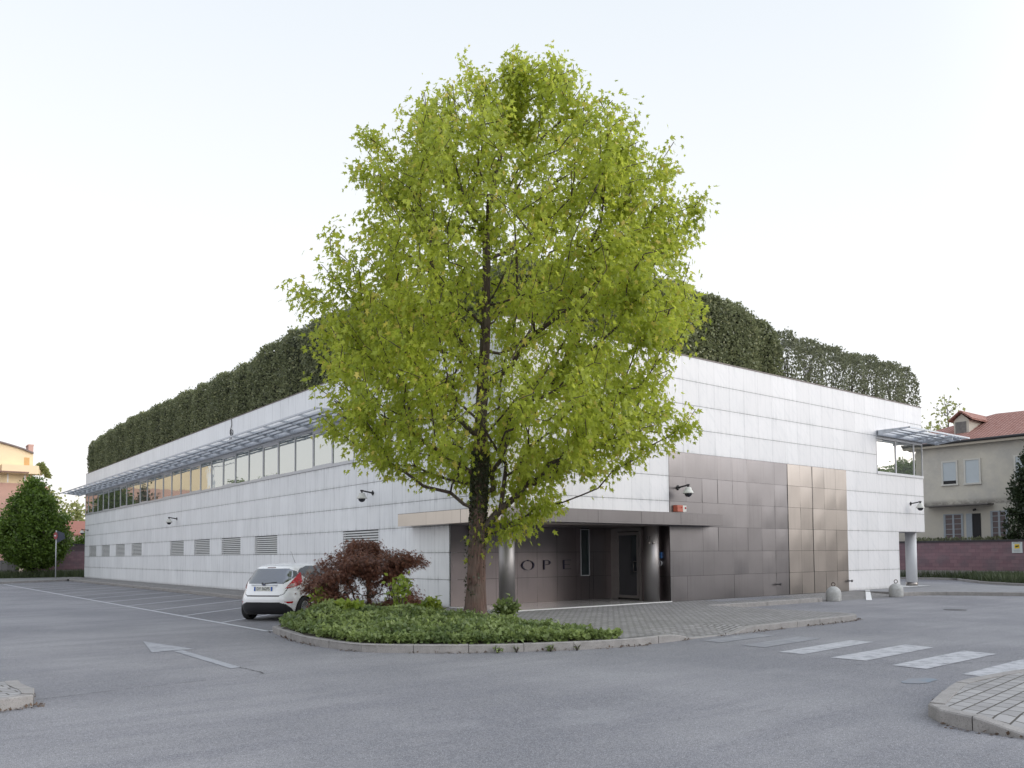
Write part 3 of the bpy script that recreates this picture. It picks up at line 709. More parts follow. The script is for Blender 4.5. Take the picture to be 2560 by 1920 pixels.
# recess: back wall, side wall, ceiling, floor
mb = MB()
bx = [0.0,.83,1.66,2.49,3.30,4.14,4.97,5.18]
for z0 in (0.02,.8,1.6):
    for a, b in zip(bx[:-1], bx[1:]): cassette(mb, (a,RY,z0), (1,0,0), b-a, (.78 if z0 < .1 else .8), (0,-1,0), .004, amp=.002)
    for a, b in ((5.18,5.57),(5.57,5.76),(5.76,6.32),(6.32,RX)):
        if a == 5.18 and z0 > .5: continue
        cassette(mb, (a,RY,z0), (1,0,0), b-a, (.78 if z0 < .1 else .8), (0,-1,0), .004, amp=.002)
mb.box((0,RY+.002,0),(RX,RY+.05,CZ),1)
for z0 in (0.02,.8,1.6):
    cassette(mb, (RX,1.20,z0), (0,-1,0), 1.2, (.78 if z0 < .1 else .8), (-1,0,0), .004, amp=.001)
mb.box((RX+.002,0.07,0),(RX+.04,RY,CZ),1); mb.box((.05,.0501,CZ-.02),(RX-.05,RY-.01,CZ-.001),2)
mb.build('recess_cladding', [steel('recess_steel', (.27,.238,.245), .28), M['dark'], steel('soffit_steel', (.34,.30,.29), .3)], B, True)
mb = MB(); mb.box((-.02,-.03,-.12),(RX+.02,RY,.020),0); mb.box((-.045,-.055,-.12),(RX+.02,-.03,.022),1); mb.box((-.045,-.03,-.12),(-.02,RY,.022),1)
mb.build('entrance_floor', [M['floor'], M['edge']], B)
wf = MB()
for a, b in (((5.18,RY-.03,.81),(5.20,RY+.0,2.36)),((5.555,RY-.03,.81),(5.575,RY,2.36)),((5.20,RY-.03,.81),(5.555,RY,.835)),((5.20,RY-.03,2.335),(5.555,RY,2.36))): wf.box(a, b)
sw = wf.build('slot_window', M['frame'], B); pn = MB(); pn.box((5.20,RY-.012,.835),(5.555,RY-.004,2.335)); pn.build('pane', mirror_glass('slot_glass', (.25,.28,.29), .25, (.012,.018,.020)), sw)
# door in the side wall
db = MB(); fx = RX-.035
for a, b in (((2.59,2.50),(.02,CZ-.03)), ((2.50,2.29),(.02,CZ-.03)), ((1.30,1.20),(.02,CZ-.03))): db.box((fx,a[0],b[0]),(RX,a[1],b[1]))
db.box((fx,2.29,2.28),(RX,1.30,CZ-.03))
for a, b in (((2.285,2.20),(.06,2.25)), ((1.385,1.305),(.06,2.25))): db.box((fx-.02,a[0],b[0]),(RX,a[1],b[1]),0)
db.box((fx-.02,2.199,.06),(RX,1.386,.15)); db.box((fx-.02,2.199,2.15),(RX,1.386,2.25))
for z in (.35,1.15,1.95): db.tube((fx-.03,2.30,z-.05),(fx-.03,2.30,z+.05),.014)
door = db.build('entrance_door', plain('door_aluminium', (.30,.285,.28), .4, .6), B)
pn = MB(); pn.box((fx+.0,2.20,.15),(fx+.01,1.385,2.15)); pn.build('pane', M['doorglass'], door)
hb = MB(); hx = fx-.08
hb.tube((hx,1.47,.93),(hx,1.47,1.27),.013); hb.tube((hx,1.47,.93),(fx-.0,1.40,.93),.013); hb.tube((hx,1.47,1.27),(fx-.0,1.40,1.27),.013)
hb.build('door_handle', M['steel_light'], door, True)
# columns
cb = MB(); cb.lathe((.33,.34,0), [(.225,.02),(.225,CZ-.002)], 40); cb.build('column', M['steel_col'], B, True)
cb = MB(); cb.lathe((6.22,.42,0), [(.25,.02),(.25,CZ-.002)], 40); c2 = cb.build('column', M['steel_col'], B, True)
cb = MB(); cb.lathe((23.72,.62,0), [(.235,.16),(.235,2.41)], 40, 0); cb.lathe((23.72,.62,0), [(.245,.0),(.245,.16)], 40, 1)
cb.build('column', [plain('white_render', (.62,.63,.66), .6, 0, .07), M['steel_light']], B, True)
# canopy fascia
D = .5
def canopy():
    mb = MB(); z0, z1 = CZ, 2.79
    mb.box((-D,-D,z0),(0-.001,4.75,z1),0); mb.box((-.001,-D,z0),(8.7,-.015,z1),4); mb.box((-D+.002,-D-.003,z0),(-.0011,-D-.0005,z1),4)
    for y in (1.35,): mb.box((-D-.003,y-.004,z0),(-D+.001,y+.004,z1),1)
    for x in (1.2,3.0,4.8,6.6): mb.box((x-.003,-D-.003,z0),(x+.003,-D+.001,z1),1)
    mb.box((-D-.006,-D-.006,z1+.001),(-.003,4.75,z1+.014),2); mb.box((-.003,-D-.006,z1+.001),(8.7,-.02,z1+.014),2)
    return mb
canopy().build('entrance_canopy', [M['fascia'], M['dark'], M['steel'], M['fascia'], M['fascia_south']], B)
# letters
def letters():
    mb = MB(); y0, y1 = RY-.05, RY-.014
    n = 64; cx, cz, ro, rz = 2.905, 1.19, .255, .155
    P = []
    for i in range(n+1):
        q = math.radians(104)+math.radians(332)*i/n
        th = .012+.034*abs(math.cos(q))**1.5
        c, s = math.cos(q), math.sin(q)
        P.append(((cx+ro*c, cz+rz*s), (cx+(ro-th)*c, cz+(rz-th*.62)*s)))
    for (a, b), (c, d) in zip(P[:-1], P[1:]):
        mb.hexa([(b[0],y0,b[1]),(a[0],y0,a[1]),(a[0],y1,a[1]),(b[0],y1,b[1]),(d[0],y0,d[1]),(c[0],y0,c[1]),(c[0],y1,c[1]),(d[0],y1,d[1])])
    out = [mb]; mb = MB(); mb.tube((cx,y1,cz+rz-.006),(cx,y0,cz+rz-.006),.024,n=12); out.append(mb); mb = MB(); mb.box((3.55,y0,1.045),(3.595,y1,1.345)); n = 20; cx, cz = 3.69, 1.268
    mb.box((3.595,y0,1.331),(cx,y1,1.345)); mb.box((3.595,y0,1.190),(cx,y1,1.204))
    P = []
    for i in range(n+1):
        q = -math.pi/2+math.pi*i/n; th = .014+.030*math.cos(q); P.append(((cx+.155*math.cos(q), cz+.0775*math.sin(q)), (cx+(.155-th)*math.cos(q), cz+(.0775-.014)*math.sin(q))))
    for (a, b), (c, d) in zip(P[:-1], P[1:]):
        mb.hexa([(b[0],y0,b[1]),(a[0],y0,a[1]),(a[0],y1,a[1]),(b[0],y1,b[1]),(d[0],y0,d[1]),(c[0],y0,c[1]),(c[0],y1,c[1]),(d[0],y1,d[1])])
    out.append(mb); mb = MB(); mb.box((4.39,y0,1.045),(4.435,y1,1.345))
    for z in (1.045,1.188,1.331): mb.box((4.435,y0,z),(4.72 if z != 1.188 else 4.66,y1,z+.014))
    return out+[mb]
for i_, lm in enumerate(letters()): lm.build('letter_dot' if i_ == 1 else 'letter', M['navy'], B)
def text_mesh(txt, size, ext=.002):
    cu = bpy.data.curves.new('t', 'FONT'); cu.body = txt; cu.size = size; cu.extrude = ext; cu.resolution_u = 3
    cu.align_x = 'CENTER'; cu.align_y = 'CENTER'
    o = bpy.data.objects.new('t', cu); COL.objects.link(o); bpy.context.view_layer.update()
    me = bpy.data.meshes.new_from_object(o.evaluated_get(bpy.context.evaluated_depsgraph_get()))
    bpy.data.objects.remove(o); bpy.data.curves.remove(cu); return me
def place_text(name, txt, size, centre, right, up, mat, parent, sx=1., ext=.002):
    me = text_mesh(txt, size, ext); r_ = Vector(right).normalized(); u_ = Vector(up).normalized(); n_ = r_.cross(u_)
    mt = Matrix((r_*sx, u_, n_)).transposed().to_4x4(); mt.translation = Vector(centre); me.transform(mt)
    me.materials.clear(); return link(name, me, mat, parent)
vd = Vector((-.72,-.69,0)).normalized(); cc = Vector((6.22,.42,0))+vd*.252
place_text('house_number', '31', .17, (cc.x-.06,cc.y+.06,2.02), (-vd.y*-1, vd.x*-1, 0) if False else (.69,-.72,0), (0,0,1), M['dark'], c2)
for s_ in (-.10,.08):
    db_ = MB()
    c = Vector((6.22,.42,1.86))+ (vd+Vector((.69,-.72,0))*s_*3.2).normalized()*.25
    db_.tube(c, c+(vd*.02), .035, n=14)
    db_.build('door_bell', M['steel_light'], c2, True)
# door stops on the wall
for x in (12.36, 17.2):
    mb = MB(); mb.tube((x,-.02,.40),(x,-.16,.40),.02); mb.tube((x,-.14,.40),(x+.02,-.20,.40),.045,n=12); mb.box((x-.05,-.03,.35),(x+.05,-.018,.45)); mb.build('gate_sensor', M['steel'], B)
# stains and cable on the parapet
mb = MB()
for a, b in zip([(7.98,20.9),(7.7,20.85),(7.45,21.05),(7.25,20.95),(6.95,21.15)], [(7.7,20.85),(7.45,21.05),(7.25,20.95),(6.95,21.15),(6.7,21.0)]): mb.tube((-.03,a[1],a[0]),(-.03,b[1],b[0]),.016,n=5)
mb.torus((-.04,20.85,7.35),.13,.014,(1,.2,0),14,5); mb.tube((-.03,21.0,7.5),(-.06,20.6,7.1),.012,n=5); mb.tube((-.03,20.95,7.25),(-.03,20.7,6.7),.012,n=5)
tag(mb.build('loose_cable', M['dark']), 'tangled dark cable hanging from the parapet over the sun shade', 'cable')

# ================================================================== MAIN TREE
TB = np.array([-3.0, -2.8, 0.0]); LAT = np.array([.785, -.620, 0.]); DEP = np.array([.620, .785, 0.]); UP = np.array([0., 0., 1.])
def P3(s, z, d=0., base=TB): return base + LAT*s + DEP*d + UP*z
ENV = np.array([(12.97,.85,2.25),(12.41,.70,2.3),(11.95,.55,2.3),(11.55,-.2,2.5),(11.15,-1.35,3.0),(10.75,-1.6,3.7),(10.3,-1.77,4.38),(9.78,-2.5,4.57),(9.25,-2.65,4.65),
 (8.73,-2.39,4.71),(8.21,-2.85,4.8),(7.69,-3.4,4.85),(7.17,-3.7,4.89),(6.65,-3.72,4.78),(6.13,-3.67,4.67),(5.62,-3.71,4.4),(5.1,-3.8,4.24),(4.59,-3.4,4.44),
 (4.18,-3.2,4.4),(3.76,-2.64,4.0),(3.35,-2.28,3.4),(2.94,-.76,2.18),(2.52,.05,1.9),(1.95,.55,1.26)])[::-1]
rs = np.random.RandomState(21); tips = []
def dens(p, k=.55, sh=0.): return noise.noise(Vector((p[0]*k+sh, p[1]*k, p[2]*k)))
while len(tips) < 1580:
    z = 1.95+(12.55-1.95)*rs.rand(); Lx = np.interp(z, ENV[:,0], ENV[:,1]); Rx = np.interp(z, ENV[:,0], ENV[:,2])
    hw = (Rx-Lx)/2; c = (Lx+Rx)/2
    if rs.rand() > (hw/4.4)**1.3+.03: continue
    q = 2*math.pi*rs.rand(); ro = rs.rand()**.36*.97
    wob = 1+.16*noise.noise(Vector((math.cos(q)*1.6, math.sin(q)*1.6, z*.7)))
    dd = 1.0 if z > 3.4 else .55
    cq = math.copysign(abs(math.cos(q))**.72, math.cos(q)); p = P3(c+hw*ro*cq*min(wob, 1.03)*1.02, z, hw*.92*ro*math.copysign(abs(math.sin(q))**.85, math.sin(q))*wob*dd)
    if dens(p, .8) < -.14 and rs.rand() < .85: continue
    if dens(p, 1.7, 9.) < -.17 and rs.rand() < .8: continue
    if z < 3.4 and (not (.35 < (p-TB)@LAT < 2.0) or rs.rand() < .45): continue
    if (p-TB)@LAT < -3.45 and z > 6 and rs.rand() < .5: continue
    # the open middle where limbs and the building show through
    s_ = (p-TB)@LAT; d_ = (p-TB)@DEP
    if 5.2 < z < 9.6 and -.6 < s_ < 2.6 and d_ < 1.5 and rs.rand() < .38: continue
    tips.append(p)
for s_, z_, n_ in ((.05,12.3,3),(-.95,11.5,9),(-.6,11.7,5),(3.1,11.1,5),(3.5,10.9,5),(-2.19,10.83,6),(5.0,9.2,7),(4.6,8.9,7),(4.3,8.6,6),(-3.75,7.28,6),(4.74,4.33,6),(1.06,2.15,6),(-2.5,9.88,5),(-3.2,4.45,6),(1.7,12.55,4),(2.1,12.4,3),(.95,12.6,4)):
    for _ in range(n_): tips.append(P3(s_+rs.normal()*.16, z_+rs.normal()*.16, rs.normal()*.4))
trunk = [P3(.0,-.05), P3(.03,1.0), P3(.08,2.5), P3(.15,4.05,.02), P3(.18,5.1,.05), P3(.26,6.6,.1), P3(.28,7.6,.1), P3(.28,8.7,.1), P3(.45,9.8,.1), P3(.7,10.8,.1), P3(1.0,11.9,0)]
limbs = [[P3(.28,7.3,.1),P3(.88,7.81,-.7),P3(1.34,8.04,-1.2),P3(1.63,8.36,-1.5),P3(2.05,8.67,-1.8),P3(2.12,9.6,-2.0)],
         [P3(.2,5.3,.05),P3(1.32,6.15,-.9),P3(1.83,6.44,-1.2),P3(2.22,6.7,-1.4),P3(2.61,7.05,-1.6),P3(2.39,7.5,-1.7),P3(2.7,8.6,-1.8)],
         [P3(.15,4.05),P3(-.35,4.4,-.6),P3(-1.4,4.2,-1.4),P3(-2.4,4.3,-1.7)],
         [P3(.15,4.2),P3(-.5,4.75,.5),P3(-1.7,5.4,1.1),P3(-2.6,6.0,1.4)],
         [P3(.26,6.6),P3(-.8,7.5,-.6),P3(-1.9,8.3,-.9)], [P3(.28,8.2),P3(1.2,8.9,1.0),P3(2.5,9.6,1.6)]]
pos, par, rad, ends = skeleton(trunk, tips, .20, step=.38, twig=.0065, seed=5, limbs=limbs)
# root flare and real trunk taper
for i in range(len(pos)):
    d = np.linalg.norm((pos[i]-TB)[:2]-((LAT*.1)[:2])); 
    if pos[i][2] < 3.4 and d < .3: rad[i] = np.interp(pos[i][2], [-.05,.15,.45,1.2,2.6,3.4], [.36,.27,.22,.19,.175,.168])
tree = thing('maple_tree', tuple(TB), 'tall bright green broadleaf street tree rising from the ivy bed in front of the entrance', 'tree')
bm = branches_mesh(pos, par, rad)
# trunk foot as one lumpy tapered surface
tm = MB(); n = 28; prof = [(-.08,.40),(.06,.335),(.2,.285),(.42,.245),(.8,.215),(1.3,.198),(1.9,.187),(2.6,.180),(3.3,.172),(4.0,.165)]
for z, r_ in prof:
    cx = np.interp(z, [0,1,2.5,4.05], [0,.03,.08,.15]); c = P3(cx, z)
    for i in range(n):
        q = 2*math.pi*i/n; f = 1+.07*noise.noise(Vector((math.cos(q)*2.2, math.sin(q)*2.2, z*.8)))+(.16*max(0,.5-z)*math.cos(5*q+1))
        tm.v.append((c[0]+r_*f*math.cos(q), c[1]+r_*f*math.sin(q), z))
for a in range(len(prof)-1):
    for i in range(n): j = (i+1) % n; tm.f.append((a*n+i, a*n+j, (a+1)*n+j, (a+1)*n+i)); tm.m.append(0)
k = len(tm.v); tm.v += bm.v; tm.f += [tuple(i+k for i in f) for f in bm.f]; tm.m += [1]*len(bm.m)
tm.build('trunk', [M['bark'], bark('branch_bark', (.05, .036, .032), (.12, .088, .078))], tree, True)
LP = tip_leaves(pos, par, ends, 47, .145, rs, 2)
out = LP-(P3(.5,6.5)); out[:,2] *= .3; out /= np.linalg.norm(out, axis=1)[:,None]+1e-6
leaves('crown', LP, .112, T_MAPLE, M['leaf'], tree, 3, axis=out*.45+np.array([0,0,-.85]), spread=.75, curl=.2, clump=.5, freq=1.4)
# ivy climbing the trunk under the crown
rs = np.random.RandomState(8); P = []
for _ in range(5200):
    z = 1.5+2.3*rs.rand()**.8; q = 2*math.pi*rs.rand()
    if rs.rand() > np.interp(z, [1.5,2.2,2.6], [.04,.3,1]): continue
    c = P3(np.interp(z, [0,1,2.5,4.05], [0,.03,.08,.15]), z); r_ = .172+.025*rs.rand(); P.append((c[0]+r_*math.cos(q), c[1]+r_*math.sin(q), z))
for _ in range(260):
    z = .3+1.6*rs.rand(); q = 2*math.pi*rs.rand(); r_ = .225; P.append((TB[0]+r_*math.cos(q), TB[1]+r_*math.sin(q), z))
P = np.array(P)
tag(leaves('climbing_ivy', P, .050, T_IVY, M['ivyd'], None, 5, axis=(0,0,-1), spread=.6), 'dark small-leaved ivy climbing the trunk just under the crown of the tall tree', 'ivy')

# ================================================================== IVY BED, MAPLE, SMALL PLANTS
bed = [p for p in isl if p[0] <= -2.5] + [(-2.35,-5.4),(-2.35,-4.0),(-2.1,-2.6),(-1.75,-1.3),(-1.7,.5),(-1.8,4.2)]
bedc = np.array(bed)
def inside(x, y, poly=bedc):
    c = False; n = len(poly); j = n-1
    for i in range(n):
        xi, yi = poly[i]; xj, yj = poly[j]
        if (yi > y) != (yj > y) and x < (xj-xi)*(y-yi)/(yj-yi)+xi: c = not c
        j = i
    return c
def edist(x, y):
    P = bedc; Q = np.roll(bedc, -1, 0); d = Q-P; t = np.clip(((x-P[:,0])*d[:,0]+(y-P[:,1])*d[:,1])/(d**2).sum(1), 0, 1)
    return float(np.min(np.hypot(P[:,0]+d[:,0]*t-x, P[:,1]+d[:,1]*t-y)))
def mound(x, y):
    e = edist(x, y); h = .02+.23*min(1, e/.9)**.7*(1 if x < -3.4 else .55)
    h += .12*noise.noise(Vector((x*1.4, y*1.4, 0)))+.06*noise.noise(Vector((x*4, y*4, 3)))
    h += .24*math.exp(-((x+5.4)**2+(y+.9)**2)/.9)+.16*math.exp(-((x+4.3)**2+(y+2.3)**2)/.5)
    return max(.02, h*(1.0 if e > .12 else .7))
# soil mound
gm = MB(); st = .22; idx = {}
xs = np.arange(-7.0, -1.6, st); ys_ = np.arange(-7.1, 4.4, st)
for x in xs:
    for y in ys_:
        if all(inside(x+a, y+b) for a in (0, st) for b in (0, st)):
            gm.face([(x+a, y+b, mound(x+a, y+b)-.10) for a, b in ((0,0),(st,0),(st,st),(0,st))])
gm.face([(p[0], p[1], -.02) for p in bed])
tag(gm.build('bed_soil', M['soil']), kind='structure')
rs = np.random.RandomState(31); P = []; Nn = []
while len(P) < 31000:
    x, y = rs.uniform(-6.95,-1.65), rs.uniform(-7.1,4.3)
    if not inside(x, y) or (x < -2.6 and edist(x, y) < .14): continue
    if y > 1.5 and rs.rand() < .5: continue
    P.append((x+rs.normal()*.03, y+rs.normal()*.03, mound(x, y)+.03-.13*rs.rand()**1.2))
P = np.array(P)
# fringe hanging over the kerb
fr = []; IA = np.array([p for p in isl if p[0] < -2.6]); seg = np.linalg.norm(IA[1:]-IA[:-1], axis=1); cum = np.concatenate([[0], np.cumsum(seg)])
for _ in range(3800):
    s = rs.rand()*cum[-1]; i = max(0, min(len(seg)-1, int(np.searchsorted(cum, s)-1))); f = (s-cum[i])/seg[i]; p = IA[i]+(IA[i+1]-IA[i])*f; d = (IA[i+1]-IA[i])/seg[i]
    nn = np.array([-d[1], d[0]]); o = rs.uniform(.13,.32)+.05*noise.noise(Vector((s*2,0,0))); fr.append((*(p+nn*o), .02+.07*rs.rand()+.25*max(0,o)))
P = np.concatenate([P, np.array(fr)])
tag(leaves('ivy_ground_cover', P, .072, T_IVY, M['ivy'], None, 6, axis=(-.25,-.35,.15), spread=.9, normal=(-.3,-.4,1.), nspread=.8, clump=.62, freq=2.2), kind='stuff')

# small taller plants standing out of the ivy
def shrub(name, base, h, r, n, size, mat, label, cat, tm=T_IVY, seed=1, stems=7, trunkm='barkd', group=None):
    rs = np.random.RandomState(seed); b = np.array(base, float); t = thing(name, tuple(b), label, cat, group); mb = MB(); P = []
    for k in range(stems):
        q = 2*math.pi*(k+rs.rand()*.6)/stems; tipp = b+np.array([math.cos(q)*r*rs.uniform(.3,1), math.sin(q)*r*rs.uniform(.3,1), h*rs.uniform(.65,1)])
        mid = b+(tipp-b)*.5+np.array([0,0,.1*h]); mb.tube(b, mid, .012, .009, 5); mb.tube(mid, tipp, .009, .004, 5)
        m = n//stems; f = rs.rand(m)**.6; Q = np.where(f[:,None] < .5, b+(mid-b)*(f[:,None]*2), mid+(tipp-mid)*(f[:,None]*2-1)); P.append(Q+rs.normal(size=(m,3))*.05*(h/.6))
    mb.build('stem', M[trunkm], t, True); leaves('foliage', np.concatenate(P), size, tm, M[mat], t, seed, axis=(0,0,.0), spread=1., normal=(0,0,.6))
    return t
shrub('young_shrub', (-4.15,-1.55,.15), .98, .26, 170, .13, 'lime', 'yellow-green young shrub standing out of the ivy beside the red maple', 'shrub', T_QUAD, 3)
shrub('leafy_weed', (-1.95,-2.6,.0), .55, .34, 420, .10, 'ivy', 'bright green leafy clump at the edge of the bed right of the tall trunk', 'weed', T_IVY, 4)
shrub('leafy_weed', (-3.6,-1.9,.1), .5, .35, 300, .11, 'lime', 'low bright green clump in the ivy just left of the tall trunk', 'weed', T_IVY, 9)
shrub('leafy_weed', (-5.3,-1.3,.15), .42, .35, 340, .12, 'lime', 'bright leafy clump in the ivy below the left side of the red maple', 'weed', T_IVY, 12)
shrub('leafy_weed', (-4.95,.75,.0), .80, .12, 120, .10, 'lime', 'upright green sprig of ivy between the white car and the red maple', 'weed', T_IVY, 14)
for i, (x, y, lb) in enumerate(((-5.02,-6.25,'tiny green weed at the foot of the kerb, leftmost of the kerb weeds'), (-4.72,-6.40,'tiny bushy green weed at the foot of the kerb below the tall trunk'), (-4.2,-6.68,'thin green weed at the foot of the kerb right of the bushy weed'), (-3.75,-6.86,'low flat green weed at the foot of the kerb, rightmost of the kerb weeds'))):
    shrub('kerb_weed', (x, y, ZR), .11, .10, 36, .05, 'ivy', lb, 'weed', T_BLADE if i % 2 else T_QUAD, 20+i, 5)

# weeping red maple
MBs = np.array([-3.72, .64, 0.]); rs = np.random.RandomState(17); tips = []
def P4(s, z, d=0.): return MBs+LAT*s+DEP*d+UP*z
ME = np.array([(.15,-1.2,1.6),(.45,-1.5,1.4),(.75,-1.7,1.1),(1.0,-1.6,.9),(1.2,-1.5,1.4),(1.4,-1.3,1.45),(1.6,-1.0,1.2),(1.75,-.6,.8),(1.88,-.1,.3)])
while len(tips) < 520:
    z = .15+1.73*rs.rand(); a = np.interp(z, ME[:,0], ME[:,1]); b = np.interp(z, ME[:,0], ME[:,2]); ro = rs.rand()**.3*.98; q = 2*math.pi*rs.rand()
    c, hw = (a+b)/2, (b-a)/2; p = P4(c+hw*ro*math.cos(q), z, hw*.8*ro*math.sin(q))
    s_ = (p-MBs)@LAT
    if z < 1.0 and -.9 < s_ < .5 and rs.rand() < .85: continue
    if int(z*4.2+.5*math.sin(q)) % 2 == 0 and rs.rand() < .55: continue           # gap under the dome
    if .95 < z < 1.3 and s_ > .75: continue
    if dens(p, 1.9, 5.) < -.10: continue
    tips.append(p)
pos, par, rad, ends = skeleton([P4(0,0), P4(0,.45), P4(-.02,.8), P4(.02,1.15), P4(-.05,1.4), P4(0,1.6)], tips, .07, step=.16, twig=.004, seed=3)
mt = thing('red_maple', tuple(MBs), 'low weeping dark red maple with feathery leaves beside the white car', 'tree')
branches_mesh(pos, par, rad).build('trunk', M['barkd'], mt, True)
LP = tip_leaves(pos, par, ends, 44, .08, rs, 3)
out = LP-P4(0,1.2); out[:,2] = 0; out /= np.linalg.norm(out, axis=1)[:,None]+1e-6
leaves('crown', LP, .080, T_FING, M['red'], mt, 9, axis=out*1.2+np.array([0,0,-.75]), spread=.45, normal=(0,0,1), nspread=.8, curl=.3)

# ================================================================== ROOF HEDGES
def hedge(name, x0, x1, y0, y1, z0, ztop, n, size, mat, label, seed=1, core=True, lump=2.9):
    """box hedge along the longer side, bulging shrub by shrub"""
    rs = np.random.RandomState(seed); along_y = (y1-y0) > (x1-x0)
    L = (y1-y0) if along_y else (x1-x0); W = (x1-x0) if along_y else (y1-y0); a0 = y0 if along_y else x0; b0 = x0 if along_y else y0
    t = thing(name, ((x0+x1)/2, (y0+y1)/2, z0), label, 'hedge')
    def top(s): return ztop(a0+s)+.16*abs(math.sin(math.pi*s/lump+.4*math.sin(s)))+.14*noise.noise(Vector((s*.8,seed,0)))
    def bulge(s, z): return .16*abs(math.sin(math.pi*s/lump+.4*math.sin(s)))+.10*noise.noise(Vector((s*1.4, z*1.4, seed)))
    m = n; S = rs.rand(m)*L; side = rs.rand(m); P = []
    per = 2*2.4+W
    zt = np.array([top(s) for s in S]); h = zt-z0
    face = np.where(side < .50, 0, np.where(side < .60, 1, 2))   # 0 front, 1 back, 2 top
    u = rs.rand(m); dep = np.abs(rs.normal(size=m))*.10
    bl = np.array([bulge(s, z0+uu*hh) for s, uu, hh in zip(S, u, h)])
    B_ = np.where(face == 0, -bl+dep, np.where(face == 1, W+bl-dep, u*W)); Z = np.where(face == 2, zt-dep+.02, z0+u*h)
    rnd = np.clip((Z-(zt-.45))/.45, 0, 1)**2*.3; B_ = np.where(face == 0, B_+rnd, B_); 
    en = np.minimum(S, L-S); endr = np.clip(1-en/.5, 0, 1)**2*.5; Z = Z-endr*(Z > zt-.6)
    fly = rs.rand(m) < .02; Z = np.where(fly & (face == 2), Z+.22*rs.rand(m), Z)
    P = np.stack([b0+B_, a0+S, Z], 1) if along_y else np.stack([a0+S, b0+B_, Z], 1)
    # end caps
    k = m//40; e = []
    for s in (0, L):
        uu, zz = rs.rand(k)*W, z0+rs.rand(k)*(top(s)-z0-.2)
        ss = a0+s+(rs.normal(size=k)*.08); e.append(np.stack([b0+uu, ss, zz], 1) if along_y else np.stack([ss, b0+uu, zz], 1))
    P = np.concatenate([P]+e)
    leaves('foliage', P, size, T_QUAD, M[mat], t, seed+1, axis=(0,0,.35), spread=1.)
    if core:
        mb = MB(); ns = int(L/.5)
        for i in range(ns):
            s0, s1 = L*i/ns+(.25 if i == 0 else 0), L*(i+1)/ns-(.25 if i == ns-1 else 0)
            z_a, z_b = top(s0)-.35, top(s1)-.35
            a, b = .06-.7*bulge(s0, z0+1)+.12, .06-.7*bulge(s1, z0+1)+.12
            q = [(a, s0), (W-.1, s0), (W-.1, s1), (b, s1)] if along_y else [(s0, a), (s1, b), (s1, W-.1), (s0, W-.1)]
            zz = [z_a, z_a, z_b, z_b] if along_y else [z_a, z_b, z_b, z_a]
            bse = [((b0 if along_y else a0)+p[0], (a0 if along_y else b0)+p[1]) for p in q]
            mb.hexa([(p[0], p[1], z0-.3) for p in bse]+[(p[0], p[1], z) for p, z in zip(bse, zz)])
        mb.build('branches', plain('hedge_inside', (.02,.024,.013), .95), t)
    else:
        mb = MB()
        for i in range(int(L/.42)):
            s = .3+i*.42+rs.normal()*.08; o = W*rs.uniform(.2,.8); x_, y_ = (b0+o, a0+s) if along_y else (a0+s, b0+o); p0 = Vector((x_, y_, z0-.4)); hh = top(s)-z0
            for _ in range(5):
                p1 = p0+Vector((rs.normal()*.16, rs.normal()*.16, .4+hh*.5)); p2 = p1+Vector((rs.normal()*.3, rs.normal()*.3, hh*.42)); mb.tube(p0, p1, .022, .014, 5); mb.tube(p1, p2, .014, .005, 4)
        mb.build('branches', M['barkd'], t, True)
    return t
hedge('roof_hedge', .22, 1.75, 1.9, 53.3, 8.03, lambda s: np.interp(s, [1.9,6,9,13,16,20,30,40,48,53], [9.7,9.85,10.5,10.7,10.75,10.4,10.5,10.65,10.55,10.3]), 125000, .095, 'hedge', 'long clipped dark green hedge on the roof edge above the long sun shade', 2)
hedge('roof_hedge', .22, 13.2, .22, 1.75, 8.03, lambda s: np.interp(s, [0,3,5,8,11,12.4,13.2], [9.7,9.85,10.35,10.4,10.2,9.95,9.7]), 46000, .095, 'hedge', 'dense dark hedge on the roof edge just right of the tall tree crown', 3)
hedge('roof_shrub_row', 13.25, 23.9, .25, 1.5, 8.03, lambda s: np.interp(s, [13,15,18,23.4,23.9], [9.80,9.75,9.68,9.75,9.5]), 14000, .10, 'hedge2', 'thinner grey-green hedge with gaps showing sky, at the right end of the roof', 4, core=False, lump=1.6)

